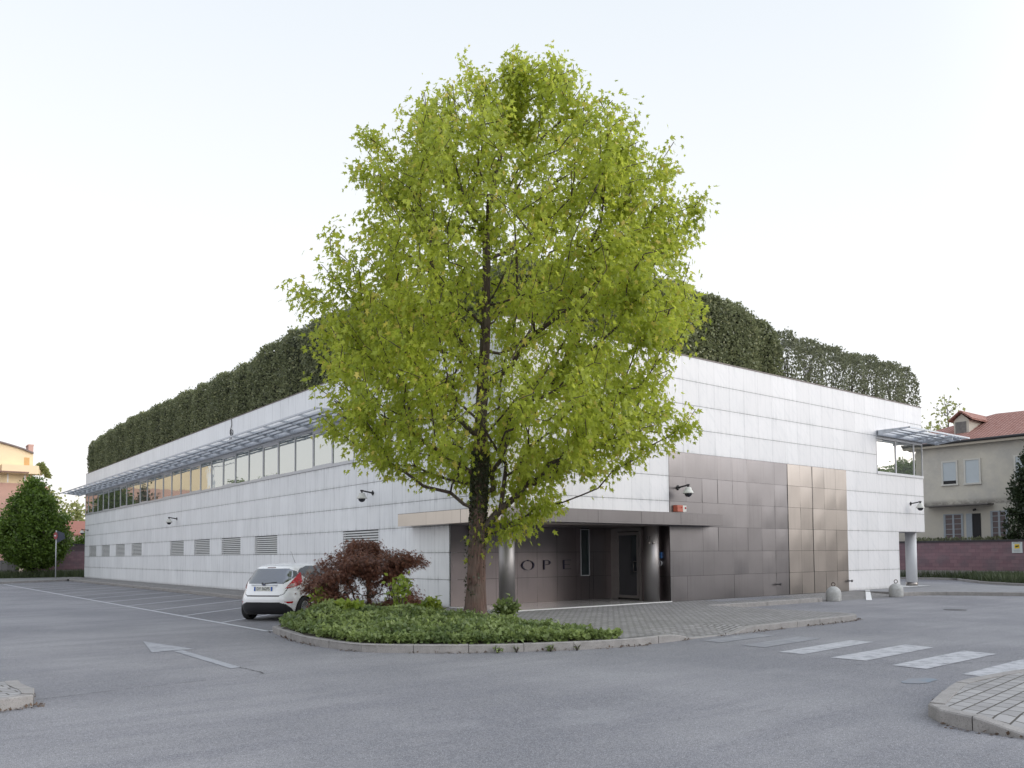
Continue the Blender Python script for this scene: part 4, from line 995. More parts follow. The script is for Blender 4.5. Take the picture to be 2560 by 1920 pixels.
# ================================================================== WHITE CAR (built in its own frame: x forward from rear, y left, z up)
M['carpaint'] = plain('white_car_paint', (.87,.88,.90), .28, 0, .015, 3.); M['carpaint'].node_tree.nodes['Principled BSDF'].inputs['Coat Weight'].default_value = .6
M['carglass'] = mirror_glass('car_glass', (.5,.52,.55), .3, (.022,.025,.03))
M['plastic'] = plain('black_plastic', (.018,.018,.021), .5, 0, .1)
M['rubber'] = plain('tyre_rubber', (.014,.014,.015), .8)
M['alloy'] = plain('silver_alloy', (.45,.46,.48), .35, .8, .05)
t_ = NT('tail_light_red'); M['lamp'] = t_.fin(t_.mix(t_.rng(t_.noise(t_.co(), 14, 3), .4, .62, 0, .75, True), (.40,.012,.02), (.58,.06,.07)), .12, 0, .6)
M['clearlamp'] = plain('clear_lamp', (.55,.42,.42), .1, .3, .3, 20.)
def make_car(origin, heading):
    c = thing('parked_car', origin, 'white three-door hatchback parked nose in beside the red maple', 'car')
    h = Vector((math.sin(heading), math.cos(heading), 0)); lf = Vector((-h.y, h.x, 0)); O = Vector(origin)
    def W(p): return tuple(O+h*p[0]+lf*p[1]+Vector((0,0,p[2])))
    Zk = np.array([.19,.24,.34,.46,.58,.68,.78,.88,.97,1.05,1.14,1.24,1.33,1.395,1.435,1.46,1.473,1.48])
    XR = np.array([.20,.12,.05,.015,.0,.025,.07,.105,.145,.20,.275,.36,.45,.56,.76,1.0,1.25,1.55])
    XF = np.array([3.74,3.83,3.90,3.94,3.95,3.93,3.84,3.62,3.16,2.98,2.82,2.66,2.50,2.33,2.16,2.05,1.95,1.80])
    WD = np.array([.78,.82,.850,.862,.862,.858,.850,.838,.815,.785,.745,.70,.655,.61,.55,.46,.33,.12])
    EX = np.array([5,5,4.6,4.4,4.2,4.0,3.8,3.6,3.4,3.3,3.2,3.2,3.2,3.0,2.8,2.5,2.3,2.0])
    def cr_(z, K):
        i = int(np.clip(np.searchsorted(Zk, z)-1, 0, len(Zk)-2)); t = (z-Zk[i])/(Zk[i+1]-Zk[i])
        p0, p1, p2, p3 = K[max(0,i-1)], K[i], K[i+1], K[min(len(Zk)-1,i+2)]
        z0, z1, z2, z3 = Zk[max(0,i-1)], Zk[i], Zk[i+1], Zk[min(len(Zk)-1,i+2)]
        m1 = (p2-p0)/(z2-z0); m2 = (p3-p1)/(z3-z1); hh = z2-z1
        return p1*(2*t**3-3*t*t+1)+p2*(-2*t**3+3*t*t)+hh*m1*(t**3-2*t*t+t)+hh*m2*(t**3-t*t)
    NR = 460; lv = np.concatenate([np.arange(.19,1.40,.016), np.arange(1.40,1.4795,.006)])
    V = []; SS = []
    for z in lv:
        xr, xf, wd, ex = cr_(z,XR), cr_(z,XF), cr_(z,WD), cr_(z,EX)
        q = np.linspace(-math.pi, math.pi, 1600); xc, a = (xr+xf)/2, (xf-xr)/2
        X = xc-a*np.sign(np.cos(q))*np.abs(np.cos(q))**(2/ex); Y = wd*np.sign(np.sin(q))*np.abs(np.sin(q))**(2/ex)
        taper = 1-.10*np.clip((X-3.0)/.95, 0, 1)**2-.05*np.clip((.6-X)/.6, 0, 1)**2; Y = Y*taper
        s = np.concatenate([[0], np.cumsum(np.hypot(np.diff(X), np.diff(Y)))]); mid = np.interp(0., q, s)
        T = np.linspace(0, s[-1], NR+1)[:-1]; x, y = np.interp(T, s, X), np.interp(T, s, Y)
        side = np.abs(y)/wd; y = y*(1+.012*math.exp(-((z-.80)/.03)**2)*(side > .8))     # shoulder crease
        V.append(np.stack([x, y, np.full(NR, z)], 1)); SS.append(T-mid)
    V = np.array(V); SS = np.array(SS); nl = len(lv)
    Nn = np.zeros_like(V); dx = np.roll(V, -1, 1)-np.roll(V, 1, 1); dz = np.gradient(V, axis=0); Nn = np.cross(dx, dz); Nn /= np.linalg.norm(Nn, axis=2)[:,:,None]+1e-9
    if Nn[20, 0, 0] < 0 and V[20, 0, 0] > 3: Nn = -Nn
    if np.mean(Nn[20,:,1]*V[20,:,1]) < 0: Nn = -Nn
    CC = (V[:-1]+np.roll(V[:-1], -1, 1)+V[1:]+np.roll(V[1:], -1, 1))/4; SC_ = (SS[:-1]+SS[1:])/2
    def pin(poly, A, B_):
        c_ = np.zeros(A.shape, bool); n = len(poly); j = n-1
        for i in range(n):
            xi, yi = poly[i]; xj, yj = poly[j]
            cond = ((yi > B_) != (yj > B_)) & (A < (xj-xi)*(B_-yi)/((yj-yi) if yj != yi else 1e-9)+xi); c_ ^= cond; j = i
        return c_
    X, Y, Z = CC[:,:,0], CC[:,:,1], CC[:,:,2]; S = SC_
    rear = (X < 1.2) & (np.abs(S) < 1.35)
    reg = {}
    aY = np.abs(Y)
    rw = rear & pin([(-.49,.965),(.49,.965),(.60,1.06),(.655,1.17),(.60,1.27),(.44,1.345),(-.44,1.345),(-.60,1.27),(-.655,1.17),(-.60,1.06)], Y, Z) & (X < .75)
    reg['rear_window'] = (rw, 'carglass', .002)
    lamp = pin([(.585,.835),(.80,.865),(1.02,.93),(1.045,1.00),(.985,1.12),(.90,1.235),(.84,1.235),(.755,1.10),(.66,.955)], np.abs(S), Z) & (X < 1.0)
    reg['tail_light'] = (lamp & (Y < 0), 'lamp', .010); reg['tail_light#'] = (lamp & (Y > 0), 'lamp', .010)
    bb = rear & pin([(-.72,.195),(-.70,.33),(-.60,.445),(-.44,.50),(.44,.50),(.60,.445),(.70,.33),(.72,.195)], Y, Z) & (X < .4)
    reg['bumper_insert'] = (bb, 'plastic', .004)
    rf = pin([(.60,.505),(.86,.515),(.83,.47),(.70,.455)], np.abs(S), Z) & (X < .9)
    reg['reflector'] = (rf & (Y < 0), 'lamp', .004); reg['reflector#'] = (rf & (Y > 0), 'lamp', .004)
    reg['brake_light'] = ((X < .8) & pin([(-.12,1.352),(.12,1.352),(.11,1.378),(-.11,1.378)], Y, Z), 'lampdark', .006)
    sw_ = pin([(.70,1.235),(.98,1.06),(1.3,1.02),(2.72,.985),(2.86,1.0),(2.42,1.33),(2.1,1.40),(1.2,1.405),(.86,1.34)], X, Z) & (aY > .4)
    piv = np.abs(X-1.62) < .035
    reg['side_window'] = (sw_ & (Y < 0) & ~piv, 'carglass', .002); reg['side_window#'] = (sw_ & (Y > 0) & ~piv, 'carglass', .002)
    reg['window_pillar'] = (sw_ & piv & (Y < 0), 'plastic', .003); reg['window_pillar#'] = (sw_ & piv & (Y > 0), 'plastic', .003)
    reg['windscreen'] = ((X > 2.15) & pin([(-.66,1.0),(.66,1.0),(.50,1.40),(-.50,1.40)], Y, Z) & (Z > .99) & (aY < .72), 'carglass', .002)
    hl = pin([(3.2,.80),(3.75,.62),(3.88,.72),(3.5,.86)], X, Z) & (aY > .5)
    reg['headlight'] = (hl & (Y < 0), 'clearlamp', .006); reg['headlight#'] = (hl & (Y > 0), 'clearlamp', .006)
    reg['front_grille'] = ((X > 3.6) & (aY < .5) & (Z > .28) & (Z < .5), 'plastic', .003)
    # thin shut lines
    def near(poly, A, B_, d):
        m = np.full(A.shape, 9.)
        for (a, b), (e, f) in zip(poly[:-1], poly[1:]):
            L2 = (e-a)**2+(f-b)**2; t = np.clip(((A-a)*(e-a)+(B_-b)*(f-b))/L2, 0, 1); m = np.minimum(m, np.hypot(a+(e-a)*t-A, b+(f-b)*t-B_))
        return m < d
    line = rear & (X < .5) & near([(-.60,.86),(-.54,.70),(-.44,.655),(.44,.655),(.54,.70),(.60,.86)], Y, Z, .0095)
    line |= (aY > .5) & near([(2.86,.98),(2.84,.40),(1.62,.34),(1.50,.60),(1.56,1.0)], X, Z, .009)
    wheels = [(.72, 'r'), (3.21, 'f')]; arch = np.zeros(X.shape, bool)
    for wx, _ in wheels: arch |= (np.hypot(X-wx, Z-.30) < .345) & (aY > .55)
    used = arch.copy()
    def emit(mask, name, mat, off, parent):
        ids = np.argwhere(mask)
        if len(ids) == 0: return None
        mb = MB(); cache = {}
        def vid(i, j):
            j %= NR
            if (i, j) not in cache:
                p = V[i,j]+Nn[i,j]*off; cache[(i,j)] = len(mb.v); mb.v.append(W(p))
            return cache[(i,j)]
        for i, j in ids: mb.f.append((vid(i,j), vid(i,j+1), vid(i+1,j+1), vid(i+1,j))); mb.m.append(0)
        return mb.build(name, M[mat] if isinstance(mat, str) else mat, parent, True)
    M['lampdark'] = plain('brake_light_dark', (.10,.01,.012), .2)
    emitted = []
    body_mask = np.ones(X.shape, bool) & ~arch
    for k in reg: emitted.append((k, reg[k]))
    for k, (m_, mt_, of) in emitted: used |= m_
    emit(body_mask & ~(line & ~used), 'x', 'carpaint', 0, c) if False else None
    body = emit(body_mask & ~line, 'body', 'carpaint', 0, c)
    for lm_ in (line & (X < .5) & (aY < .66) & (Z < .9), line & (X > .5) & (Y < 0), line & (X > .5) & (Y > 0)): emit(lm_ & ~arch, 'shut_line', 'plastic', -.004, body)
    lamps = []
    for k, (m_, mt_, of) in emitted: 
        o = emit(m_ & ~arch, k.rstrip('#'), mt_, of, c)
        if k.startswith('tail_light'): lamps.append(o)
    for sgn, o in zip((-1, 1), lamps):
        m_ = pin([(.63,.865),(.80,.885),(.80,.955),(.70,.96)], np.abs(S), Z) & (Y*sgn > 0) & (X < 1.)
        emit(m_, 'lamp_lens', 'clearlamp', .013, o)
    # roof cap, underbody, wheel housings
    mb = MB(); top = [W(tuple(p)) for p in V[-1]]; mb.face(top)
    mb.build('roof', M['carpaint'], c, True)
    mb = MB()
    def cbox(x0,x1,y0,y1,z0,z1): mb.hexa([W(p) for p in [(x0,y0,z0),(x1,y0,z0),(x1,y1,z0),(x0,y1,z0),(x0,y0,z1),(x1,y0,z1),(x1,y1,z1),(x0,y1,z1)]])
    cbox(.22,3.7,-.62,.62,.20,.62); cbox(.25,.36,-.60,.60,.17,.3)
    for wx, _ in wheels: cbox(wx-.37,wx+.37,-.60,.60,.25,.68)
    mb.build('underbody', M['plastic'], c)
    for wx, _ in wheels:
        for sg in (-1, 1):
            yo, yi = sg*.845, sg*.66; cz = .30; tb = MB(); n = 40
            prof = [(.205,yo-sg*.01),(.235,yo),(.285,yo-sg*.005),(.298,yo-sg*.03),(.300,(yo+yi)/2),(.298,yi+sg*.03),(.28,yi)]
            for r_, yy_ in prof:
                for i in range(n): q = 2*math.pi*i/n; tb.v.append(W((wx+r_*math.cos(q), yy_, cz+r_*math.sin(q))))
            for a in range(len(prof)-1):
                for i in range(n): j = (i+1) % n; tb.f.append((a*n+i,a*n+j,(a+1)*n+j,(a+1)*n+i)); tb.m.append(0)
            wh = tb.build('wheel', M['rubber'], c, True)
            rb = MB()
            for r0_, r1_, y_ in ((.175,.212,yo-sg*.012),):
                for i in range(n):
                    q, q2 = 2*math.pi*i/n, 2*math.pi*(i+1)/n; rb.face([W((wx+a_*math.cos(b_), y_, cz+a_*math.sin(b_))) for a_, b_ in ((r0_,q),(r1_,q),(r1_,q2),(r0_,q2))])
            for k in range(15):
                q = 2*math.pi*k/15; hw_ = .016
                ca, sa = math.cos(q), math.sin(q)
                P = [W((wx+r_*ca-s_*w_*sa, y_, cz+r_*sa+s_*w_*ca)) for r_, w_, y_ in ((.04,.012,yo-sg*.03),(.19,.017,yo-sg*.012)) for s_ in (-1,1)]
                rb.face([P[0],P[1],P[3],P[2]])
            for i in range(16):
                q, q2 = 2*math.pi*i/16, 2*math.pi*(i+1)/16; rb.face([W((wx,yo-sg*.02,cz)), W((wx+.055*math.cos(q),yo-sg*.025,cz+.055*math.sin(q))), W((wx+.055*math.cos(q2),yo-sg*.025,cz+.055*math.sin(q2)))])
            rb.build('rim', M['alloy'], wh)
            dk = MB()
            dk.face([W((wx+.21*math.cos(2*math.pi*i/24), yo-sg*.06, cz+.21*math.sin(2*math.pi*i/24))) for i in range(24)]); dk.build('brake_disc', M['plastic'], wh)
    # number plate, badge, strip, wiper, aerial, handle
    def rx(y, z):   # rear surface x
        m = np.argmin(np.abs(lv-z)); row = V[m]; sel = row[:,0] < 1.0; i = np.argmin(np.abs(row[:,1]-y)+(~sel)*9); return row[i,0]
    x0 = rx(0,.83)-.012
    pb = MB(); pb.hexa([W(p) for p in [(x0-.012,-.26,.775),(x0,-.26,.775),(x0,.26,.775),(x0-.012,.26,.775),(x0-.004,-.26,.888),(x0+.012,-.26,.888),(x0+.012,.26,.888),(x0-.004,.26,.888)]])
    pl_ = pb.build('number_plate', plain('plate_white', (.62,.63,.60), .4, 0, .03), c)
    for s_, e_ in ((-.259,-.215),(.215,.259)):
        m2 = MB(); m2.face([W(p) for p in [(x0-.0145,s_,.777),(x0-.0145,e_,.777),(x0-.0065,e_,.886),(x0-.0065,s_,.886)]]); m2.build('plate_band', plain('plate_blue', (.02,.09,.38), .4), pl_)
    place_text('plate_text', 'DY 362PS', .112, W((x0-.013,0,.832)), -lf, Vector((0,0,1))+h*.08, M['dark'], pl_, .80, .001)
    sb = MB(); x1 = rx(0,.93); sb.hexa([W(p) for p in [(x1-.018,-.36,.918),(x1+.03,-.36,.918),(x1+.03,.36,.918),(x1-.018,.36,.918),(x1-.004,-.36,.942),(x1+.03,-.36,.942),(x1+.03,.36,.942),(x1-.004,.36,.942)]]); sb.build('chrome_strip', M['alloy'], c)
    ob = MB(); ob.face([W((x1-.022,.062*math.cos(q),.935+.026*math.sin(q))) for q in np.linspace(0,2*math.pi,20,endpoint=False)])
    bd = ob.build('badge', M['alloy'], c); ob = MB(); ob.face([W((x1-.024,.052*math.cos(q),.935+.019*math.sin(q))) for q in np.linspace(0,2*math.pi,20,endpoint=False)]); ob.build('badge_face', plain('badge_blue', (.01,.02,.07), .2), bd)
    wb = MB(); xa = rx(0,.965)-.02; wb.tube(W((xa,.06,.955)), W((rx(-.3,1.0)-.02,-.33,1.005)), .012, .007, 6); wb.tube(W((xa,.06,.955)), W((xa+.02,.06,.985)), .02, .016, 8); wb.build('wiper', M['plastic'], c)
    ab = MB(); ab.tube(W((1.75,0,1.478)), W((1.50,0,1.80)), .006, .003, 5); ab.build('aerial', M['plastic'], c)
    for sg in (-1, 1):
        hb_ = MB(); hb_.tube(W((1.72,sg*.865,.86)), W((1.92,sg*.868,.865)), .014, n=8); hb_.build('door_handle', M['carpaint'], c, True)
        mr = MB(); mr.lathe((0,0,0), [(.02,-.07),(.09,-.05),(.11,0),(.09,.05),(.02,.07)], 16)
        mr.v = [W((2.70+v[0]*.7, sg*.90+v[1]*.9, .99+v[2])) for v in mr.v]; mr.build('wing_mirror', M['carpaint'], c, True)
    vb = MB(); vb.lathe((0,0,0), [(.07,.0),(.16,.0)], 10) if False else None
    return c
ch = R(51.5); hv = Vector((math.sin(ch), math.cos(ch), 0)); lv_ = Vector((-hv.y, hv.x, 0))
RL = Vector((-5.38, 4.10, ZR)); cor = RL - lv_*.75 - hv*.72; make_car(tuple(cor), ch)

# ================================================================== SECURITY CAMERAS AND WALL BOXES
M['camwhite'] = plain('camera_housing', (.60,.60,.56), .45, 0, .04); M['camdome'] = plain('camera_dome', (.03,.03,.04), .08, 0, .1)
def wall_camera(base, n, along, label, arm=.42):
    n = Vector(n); al = Vector(along); b = Vector(base); t = thing('security_camera', base, label, 'security camera', 'dome cameras on the walls')
    mb = MB(); p = b+n*.03
    mb.tube(b, b+n*.03, .085, n=4); e = b+n*arm+Vector((0,0,.06)); mb.tube(b+n*.02, e, .028, .024, 8); mb.tube(e-n*.05, e+n*.05, .03, n=8); mb.tube(e+Vector((0,0,.01)), e-Vector((0,0,.07)), .03, n=8)
    mb.build('bracket', M['plastic'], t, False)
    c = e-Vector((0,0,.07)); mb = MB(); mb.lathe(tuple(c), [(.03,.0),(.085,-.008),(.105,-.03),(.112,-.085),(.15,-.13),(.172,-.185),(.172,-.20),(.15,-.201)][::-1], 28); mb.build('housing', M['camwhite'], t, True)
    mb = MB(); mb.lathe(tuple(c), [(.12*math.sin(q), -.202-.115*math.cos(q)+.0) for q in np.linspace(.02, math.pi/2, 8)], 24); mb.build('dome', M['camdome'], t, True)
wall_camera((0,52.06,3.62), (-1,0,0), (0,1,0), 'white dome camera on the far left corner of the west wall, above the first louvre')
wall_camera((0,29.35,3.62), (-1,0,0), (0,1,0), 'white dome camera midway along the west wall, above the gap between louvres')
wall_camera((0,7.25,3.64), (-1,0,0), (0,1,0), 'white dome camera on the west wall above the louvre behind the red maple')
wall_camera((7.04,-.02,3.64), (0,-1,0), (1,0,0), 'white dome camera on the steel cladding above the orange siren box')
wall_camera((22.52,0,3.64), (0,-1,0), (1,0,0), 'white dome camera on the right end of the south wall below the corner window')
# the one under the canopy, hung from its bracket on the recess wall
t = thing('security_camera', (.85,2.56,2.33), 'dark dome camera under the canopy behind the tall tree trunk', 'security camera')
mb = MB(); mb.lathe((.85,2.38,2.22), [(.11*math.sin(q), -.11*math.cos(q)) for q in np.linspace(.02, math.pi/2, 8)]+[(.13,.02),(.12,.12),(.05,.16)], 20); mb.build('dome', M['camdome'], t, True)
mb = MB(); mb.tube((.85,2.58,2.37), (.85,2.36,2.39), .02); mb.build('bracket', M['plastic'], t)
t = thing('alarm_siren', (6.95,0,2.95), 'faded orange-red alarm siren box on the steel wall just above the canopy', 'alarm box')
mb = MB(); mb.prism([(6.79,-.03),(6.86,-.15),(7.12,-.15),(7.14,-.03)], 2.86, 3.07); mb.build('housing', plain('faded_red', (.42,.10,.06), .5), t)
mb = MB(); mb.tube((7.07,-.15,3.0),(7.07,-.165,3.0),.02,n=8); mb.build('lamp', M['lamp'], t)
t = thing('alarm_box', (7.25,0,2.95), 'small white box with a red lamp beside the orange-red siren box', 'alarm box')
mb = MB(); mb.box((7.16,-.10,2.87),(7.35,-.03,3.07)); mb.build('housing', M['camwhite'], t)
mb = MB(); mb.lathe((7.30,-.10,2.99), [(.035*math.sin(q), -.035*math.cos(q)) for q in np.linspace(.05, math.pi-.05, 8)], 12); mb.build('lamp', M['lamp'], t, True)
t = thing('wall_plaque', (RX-.02,.44,1.48), 'small blue notice box on the dark steel return beside the right column', 'notice')
mb = MB(); mb.box((RX-.08,.30,1.38),(RX-.013,.54,1.57)); mb.build('box', plain('notice_blue', (.03,.10,.26), .4), t)
mb = MB(); mb.box((RX-.083,.42,1.40),(RX-.081,.52,1.52)); mb.build('symbol', M['edge'], t)
t = thing('intercom', (RX-.02,.44,1.22), 'small grey intercom with handset below the blue notice box', 'intercom')
mb = MB(); mb.box((RX-.07,.42,1.12),(RX-.013,.54,1.32)); mb.build('body', M['frame'], t)
mb = MB(); mb.torus((RX-.06,.36,1.22),.07,.018,(1,0,0),12,6,a0=-1.2,a1=1.2); mb.build('handset', M['frame'], t, True)
for i, (x, y) in enumerate(((.10,-.42),(-.12,-.33))):
    mb = MB(); mb.lathe((x,y,2.805), [(.05,0),(.05,.13),(.075,.132),(.075,.20),(.02,.21)], 18); tag(mb.build('roof_vent', M['frame'], None, True), ('right' if i == 0 else 'left')+' one of two short pale vent caps on the canopy corner', 'vent', 'vent caps on the canopy')

# ================================================================== BOLLARDS
M['granite'] = concrete('grey_granite', (.50,.50,.49), 9., .55)
def bollard(x, y, label):
    t = thing('bollard', (x,y,ZR), label, 'bollard', 'domed stone bollards')
    mb = MB(); pr = [(.235,.0),(.25,.03),(.25,.26)]+[(.25*math.cos(q), .26+.25*math.sin(q)) for q in np.linspace(.1, 1.5, 10)]; mb.lathe((x,y,ZR), pr, 36); mb.build('body', M['granite'], t, True)
    mb = MB(); mb.torus((x,y,ZR+.575),.062,.014,(.62,.78,0),20,8); mb.build('lifting_ring', plain('rusty_iron', (.09,.07,.06), .6, .5), t, True)
bollard(12.62,-2.06, 'grey domed stone bollard with iron ring in front of the steel garage doors')
bollard(16.62,-2.22, 'grey domed stone bollard with iron ring near the white round column')

# ================================================================== LEFT BACKGROUND
def blockwall(name, c, c2):
    t = NT(name); x, y, z = t.sep(t.co()); u = t.math('ADD', x, y); br = t.n.new('ShaderNodeTexBrick'); t.l.new(t.comb(u, z, 0.), br.inputs['Vector'])
    br.inputs['Scale'].default_value = 1.; br.inputs['Brick Width'].default_value = .42; br.inputs['Row Height'].default_value = .21; br.inputs['Mortar Size'].default_value = .008; br.inputs['Mortar Smooth'].default_value = .4
    br.inputs['Color1'].default_value = (*c, 1); br.inputs['Color2'].default_value = (*c2, 1); br.inputs['Mortar'].default_value = (*[v*.55 for v in c], 1)
    n = t.noise(t.co(), 1.1, 5, .65); rw_ = t.noise(t.comb(t.math('MULTIPLY', u, .15), 0., t.math('MULTIPLY', z, 2.6)), 1., 3)
    col = t.mix(t.rng(n, .4, .7, 0, .55, True), br.outputs['Color'], (.15,.14,.155)); col = t.mix(t.rng(rw_, .5, .7, 0, .4), col, tuple(v*1.35 for v in c))
    col = t.mix(t.rng(z, 1.95, 2.15, 0, .7, True), col, (.06,.055,.06))
    t.bump(t.noise(t.co(), 30, 3), .5, .01); return t.fin(col, .9, 0, .2)
M['purple'] = blockwall('mauve_blockwork', (.27,.17,.19), (.22,.135,.155))
M['footing'] = concrete('old_footing', (.30,.29,.27), 1.5, .5)
def perimeter(name, a, b, label, z1=2.15, zf=.42):
    t = thing(name, (a[0],a[1],0), label, 'wall'); A, B_ = Vector((*a,0)), Vector((*b,0)); d = (B_-A).normalized(); n = Vector((-d.y,d.x,0))
    def slab(z0, z1_, th, nm, m):
        mb = MB(); mb.hexa([(v.x,v.y,z) for z in (z0,z1_) for v in (A-n*th, B_-n*th, B_+n*th, A+n*th)]); mb.build(nm, m, t)
    slab(-.2, zf, .14, 'footing', M['footing']); slab(zf, z1, .11, 'blockwork', M['purple']); slab(z1, z1+.10, .14, 'coping', plain('dark_coping', (.06,.055,.06), .9)); return t
perimeter('boundary_wall', (-3.2,60), (12,60.5), 'mauve block boundary wall behind the bushy tree left of the building', 2.6, .5)
perimeter('boundary_wall', (38,22), (38,-12), 'mauve block boundary wall in front of the old house on the right', 2.10, .40)
mb = MB(); mb.box((-22,60,-.2),(-3.5,60.2,1.35)); fw = thing('concrete_wall', (-12,60,0), 'low pale concrete wall with upright joints behind the bushy tree at the left edge', 'wall')
mb.build('panels', plain('pale_concrete', (.33,.32,.33), .9, 0, .2, 1.5), fw); mb = MB()
for k in range(40): mb.box((-21.8+k*.46,59.97,-.1),(-21.72+k*.46,60,1.36))
mb.build('ribs', plain('pale_concrete_ribs', (.27,.26,.27), .9), fw)
# grass verge
rs = np.random.RandomState(40); P = []
while len(P) < 22000:
    x, y = rs.uniform(-20,9), rs.uniform(52,60)
    lim = 39.5+(55.3-39.5)*(x+22)/16 if x < -6 else 55.3+max(0,x-1)*.27
    if y > lim+.2: P.append((x, y, -.02))
P = np.array(P)
tag(leaves('verge_grass', P, .52, np.array([(-.04,0),(.04,0),(.015,1.)]), M['grass'], None, 7, axis=(0,0,1), spread=.35), kind='stuff')
P = []; 
while len(P) < 16000:
    x, y = rs.uniform(27,38), rs.uniform(-9,12)
    xl = np.interp(y, [-9,-1.8,.9,3.3,5,14], [26.9,30.4,32.4,35.6,37.1,37.3])
    if x > xl: P.append((x, y, -.03))
tag(leaves('wall_grass', np.array(P), .42, np.array([(-.05,0),(.05,0),(.015,1.)]), M['grass'], None, 8, axis=(0,0,1), spread=.45), kind='stuff')

def bushy_tree(name, base, zlo, zhi, rx_, prof, ntip, per, size, mat, label, tmpl=T_QUAD, seed=1, tr=.14, spread=.22, sq=1., twig=.012, dn=-.5, step=.6, group=None, cat='tree', axis=(0,0,.25)):
    rs = np.random.RandomState(seed); b = np.array([base[0], base[1], base[2]], float); tips = []
    zz, rr_ = np.array(prof).T
    guard = 0
    while len(tips) < ntip and guard < ntip*40:
        guard += 1
        f = rs.rand(); r0 = np.interp(f, zz, rr_); 
        if rs.rand() > r0: continue
        q = 2*math.pi*rs.rand(); ro = rs.rand()**.33; wob = 1+.12*noise.noise(Vector((math.cos(q)*1.7+seed, math.sin(q)*1.7, f*4)))
        p = b+np.array([rx_*r0*ro*wob*math.cos(q), rx_*r0*ro*wob*sq*math.sin(q), zlo+(zhi-zlo)*f])
        if noise.noise(Vector((p[0]*.8+seed, p[1]*.8, p[2]*.8))) < dn: continue
        tips.append(p)
    trunk_ = [b, b+[0,0,zlo*.8+.2], b+[.05,0,zlo+(zhi-zlo)*.4], b+[0,.05,zlo+(zhi-zlo)*.85]]
    pos, par, rad, ends = skeleton(trunk_, tips, tr, step=step, twig=twig, seed=seed)
    t = thing(name, tuple(b), label, cat, group)
    branches_mesh(pos, par, rad).build('trunk', M['barkd'], t, True)
    leaves('crown', tip_leaves(pos, par, ends, per, spread, rs, 2), size, tmpl, M[mat], t, seed, axis=axis, spread=1.)
    return t
egg = [(0,.35),(.08,.72),(.22,.96),(.38,1.),(.55,.9),(.72,.66),(.86,.42),(.95,.22),(1,.08)]
hornbeam = bushy_tree('hornbeam_tree', (-2.9,57.3,.0), 0.9, 7.85, 2.65, egg, 1000, 40, .20, 'horn', 'dense egg-shaped green tree standing on the grass verge at the left edge', seed=3, spread=.20, dn=-2.)
# plants behind the left wall
bushy_tree('garden_bush', (-.3,63,.0), .8, 4.2, 1.9, egg, 130, 30, .24, 'horn', 'green bush above the mauve wall next to the corner of the building', seed=6, cat='bush')
bushy_tree('garden_bush', (2.2,63.5,.0), .8, 3.9, 1.6, egg, 110, 30, .24, 'horn', 'green bush above the mauve wall touching the building edge', seed=8, cat='bush')
bushy_tree('pale_tree', (2.5,92,.0), 3.5, 10.0, 3.8, egg, 170, 14, .42, 'pale', 'pale leafy tree far beyond the mauve wall left of the building', seed=9, spread=.6, dn=-.1)
bushy_tree('pale_tree', (7.0,95,.0), 3.0, 8.4, 2.6, egg, 110, 12, .42, 'pale', 'small pale tree far off, right beside the building edge above the red roof', seed=19, spread=.6, dn=-.1)
bushy_tree('dark_conifer', (-7.5,66,.0), 1.5, 8.9, 2.3, [(0,.8),(.3,1),(.6,.6),(.9,.25),(1,.05)], 220, 22, .26, 'cyp', 'dark conifer half hidden behind the bushy tree at the left edge', seed=13, tr=.16)
hs = thing('distant_house', (3,82,0), 'far low house with a red roof seen above the mauve wall', 'house')
mb = MB(); mb.box((-1.0,80.5,0),(8,88,3.9)); mb.build('wall', plain('old_render', (.40,.33,.28), .9), hs)
mb = MB(); mb.prism([(-1.2,80.2),(8.2,80.2),(8.2,88.3),(-1.2,88.3)], 3.9, 4.0); mb.face([(-1.2,80.2,4.01),(8.2,80.2,4.01),(8.2,84,5.6),(-1.2,84,5.6)]); mb.face([(-1.2,88.3,4.01),(8.2,88.3,4.01),(8.2,84,5.6),(-1.2,84,5.6)]); mb.build('roof', plain('red_tiles_far', (.30,.13,.10), .9, 0, .2), hs)
# yellow apartment building with arched gable
yb = thing('apartment_building', (-11,95,0), 'pale yellow building with an arched roof, pink chimney and balconies at the left edge', 'building')
M['yellow'] = plain('yellow_render', (.82,.66,.44), .85, 0, .07, .8); M['pink'] = plain('pink_render', (.58,.36,.30), .85, 0, .08, .8)
mb = MB(); YF = 96.0; k_ = (YF+17.4)/97.4
def kx(x): return -13.48+(x+13.48)*k_
def kz(z): return 1.52+(z-1.52)*k_
arc = [(kx(.14)-i*(kx(.14)-kx(-22))/24) for i in range(25)]
def az(x): f = (x-kx(-22))/(kx(.14)-kx(-22)); return kz(12.3)+ (kz(14.2)-kz(12.3))*math.sin(math.pi*f)**.8
n0 = len(mb.v)
front = [(x, YF, az(x)) for x in arc]
for (a, b) in zip(front[:-1], front[1:]):
    mb.face([(a[0],YF,kz(9.2)),(b[0],YF,kz(9.2)),(b[0],YF,b[2]),(a[0],YF,a[2])])
    mb.face([(a[0],YF,a[2]),(b[0],YF,b[2]),(b[0],YF+12,b[2]),(a[0],YF+12,a[2])])
mb.face([(kx(.14),YF,0),(kx(.14),YF+12,0),(kx(.14),YF+12,kz(12.3)),(kx(.14),YF,kz(12.3))]); mb.face([(kx(-22),YF,0),(kx(-22),YF+12,0),(kx(-22),YF+12,kz(12.3)),(kx(-22),YF,kz(12.3))])
mb.build('gable_wall', M['yellow'], yb)
mb = MB()
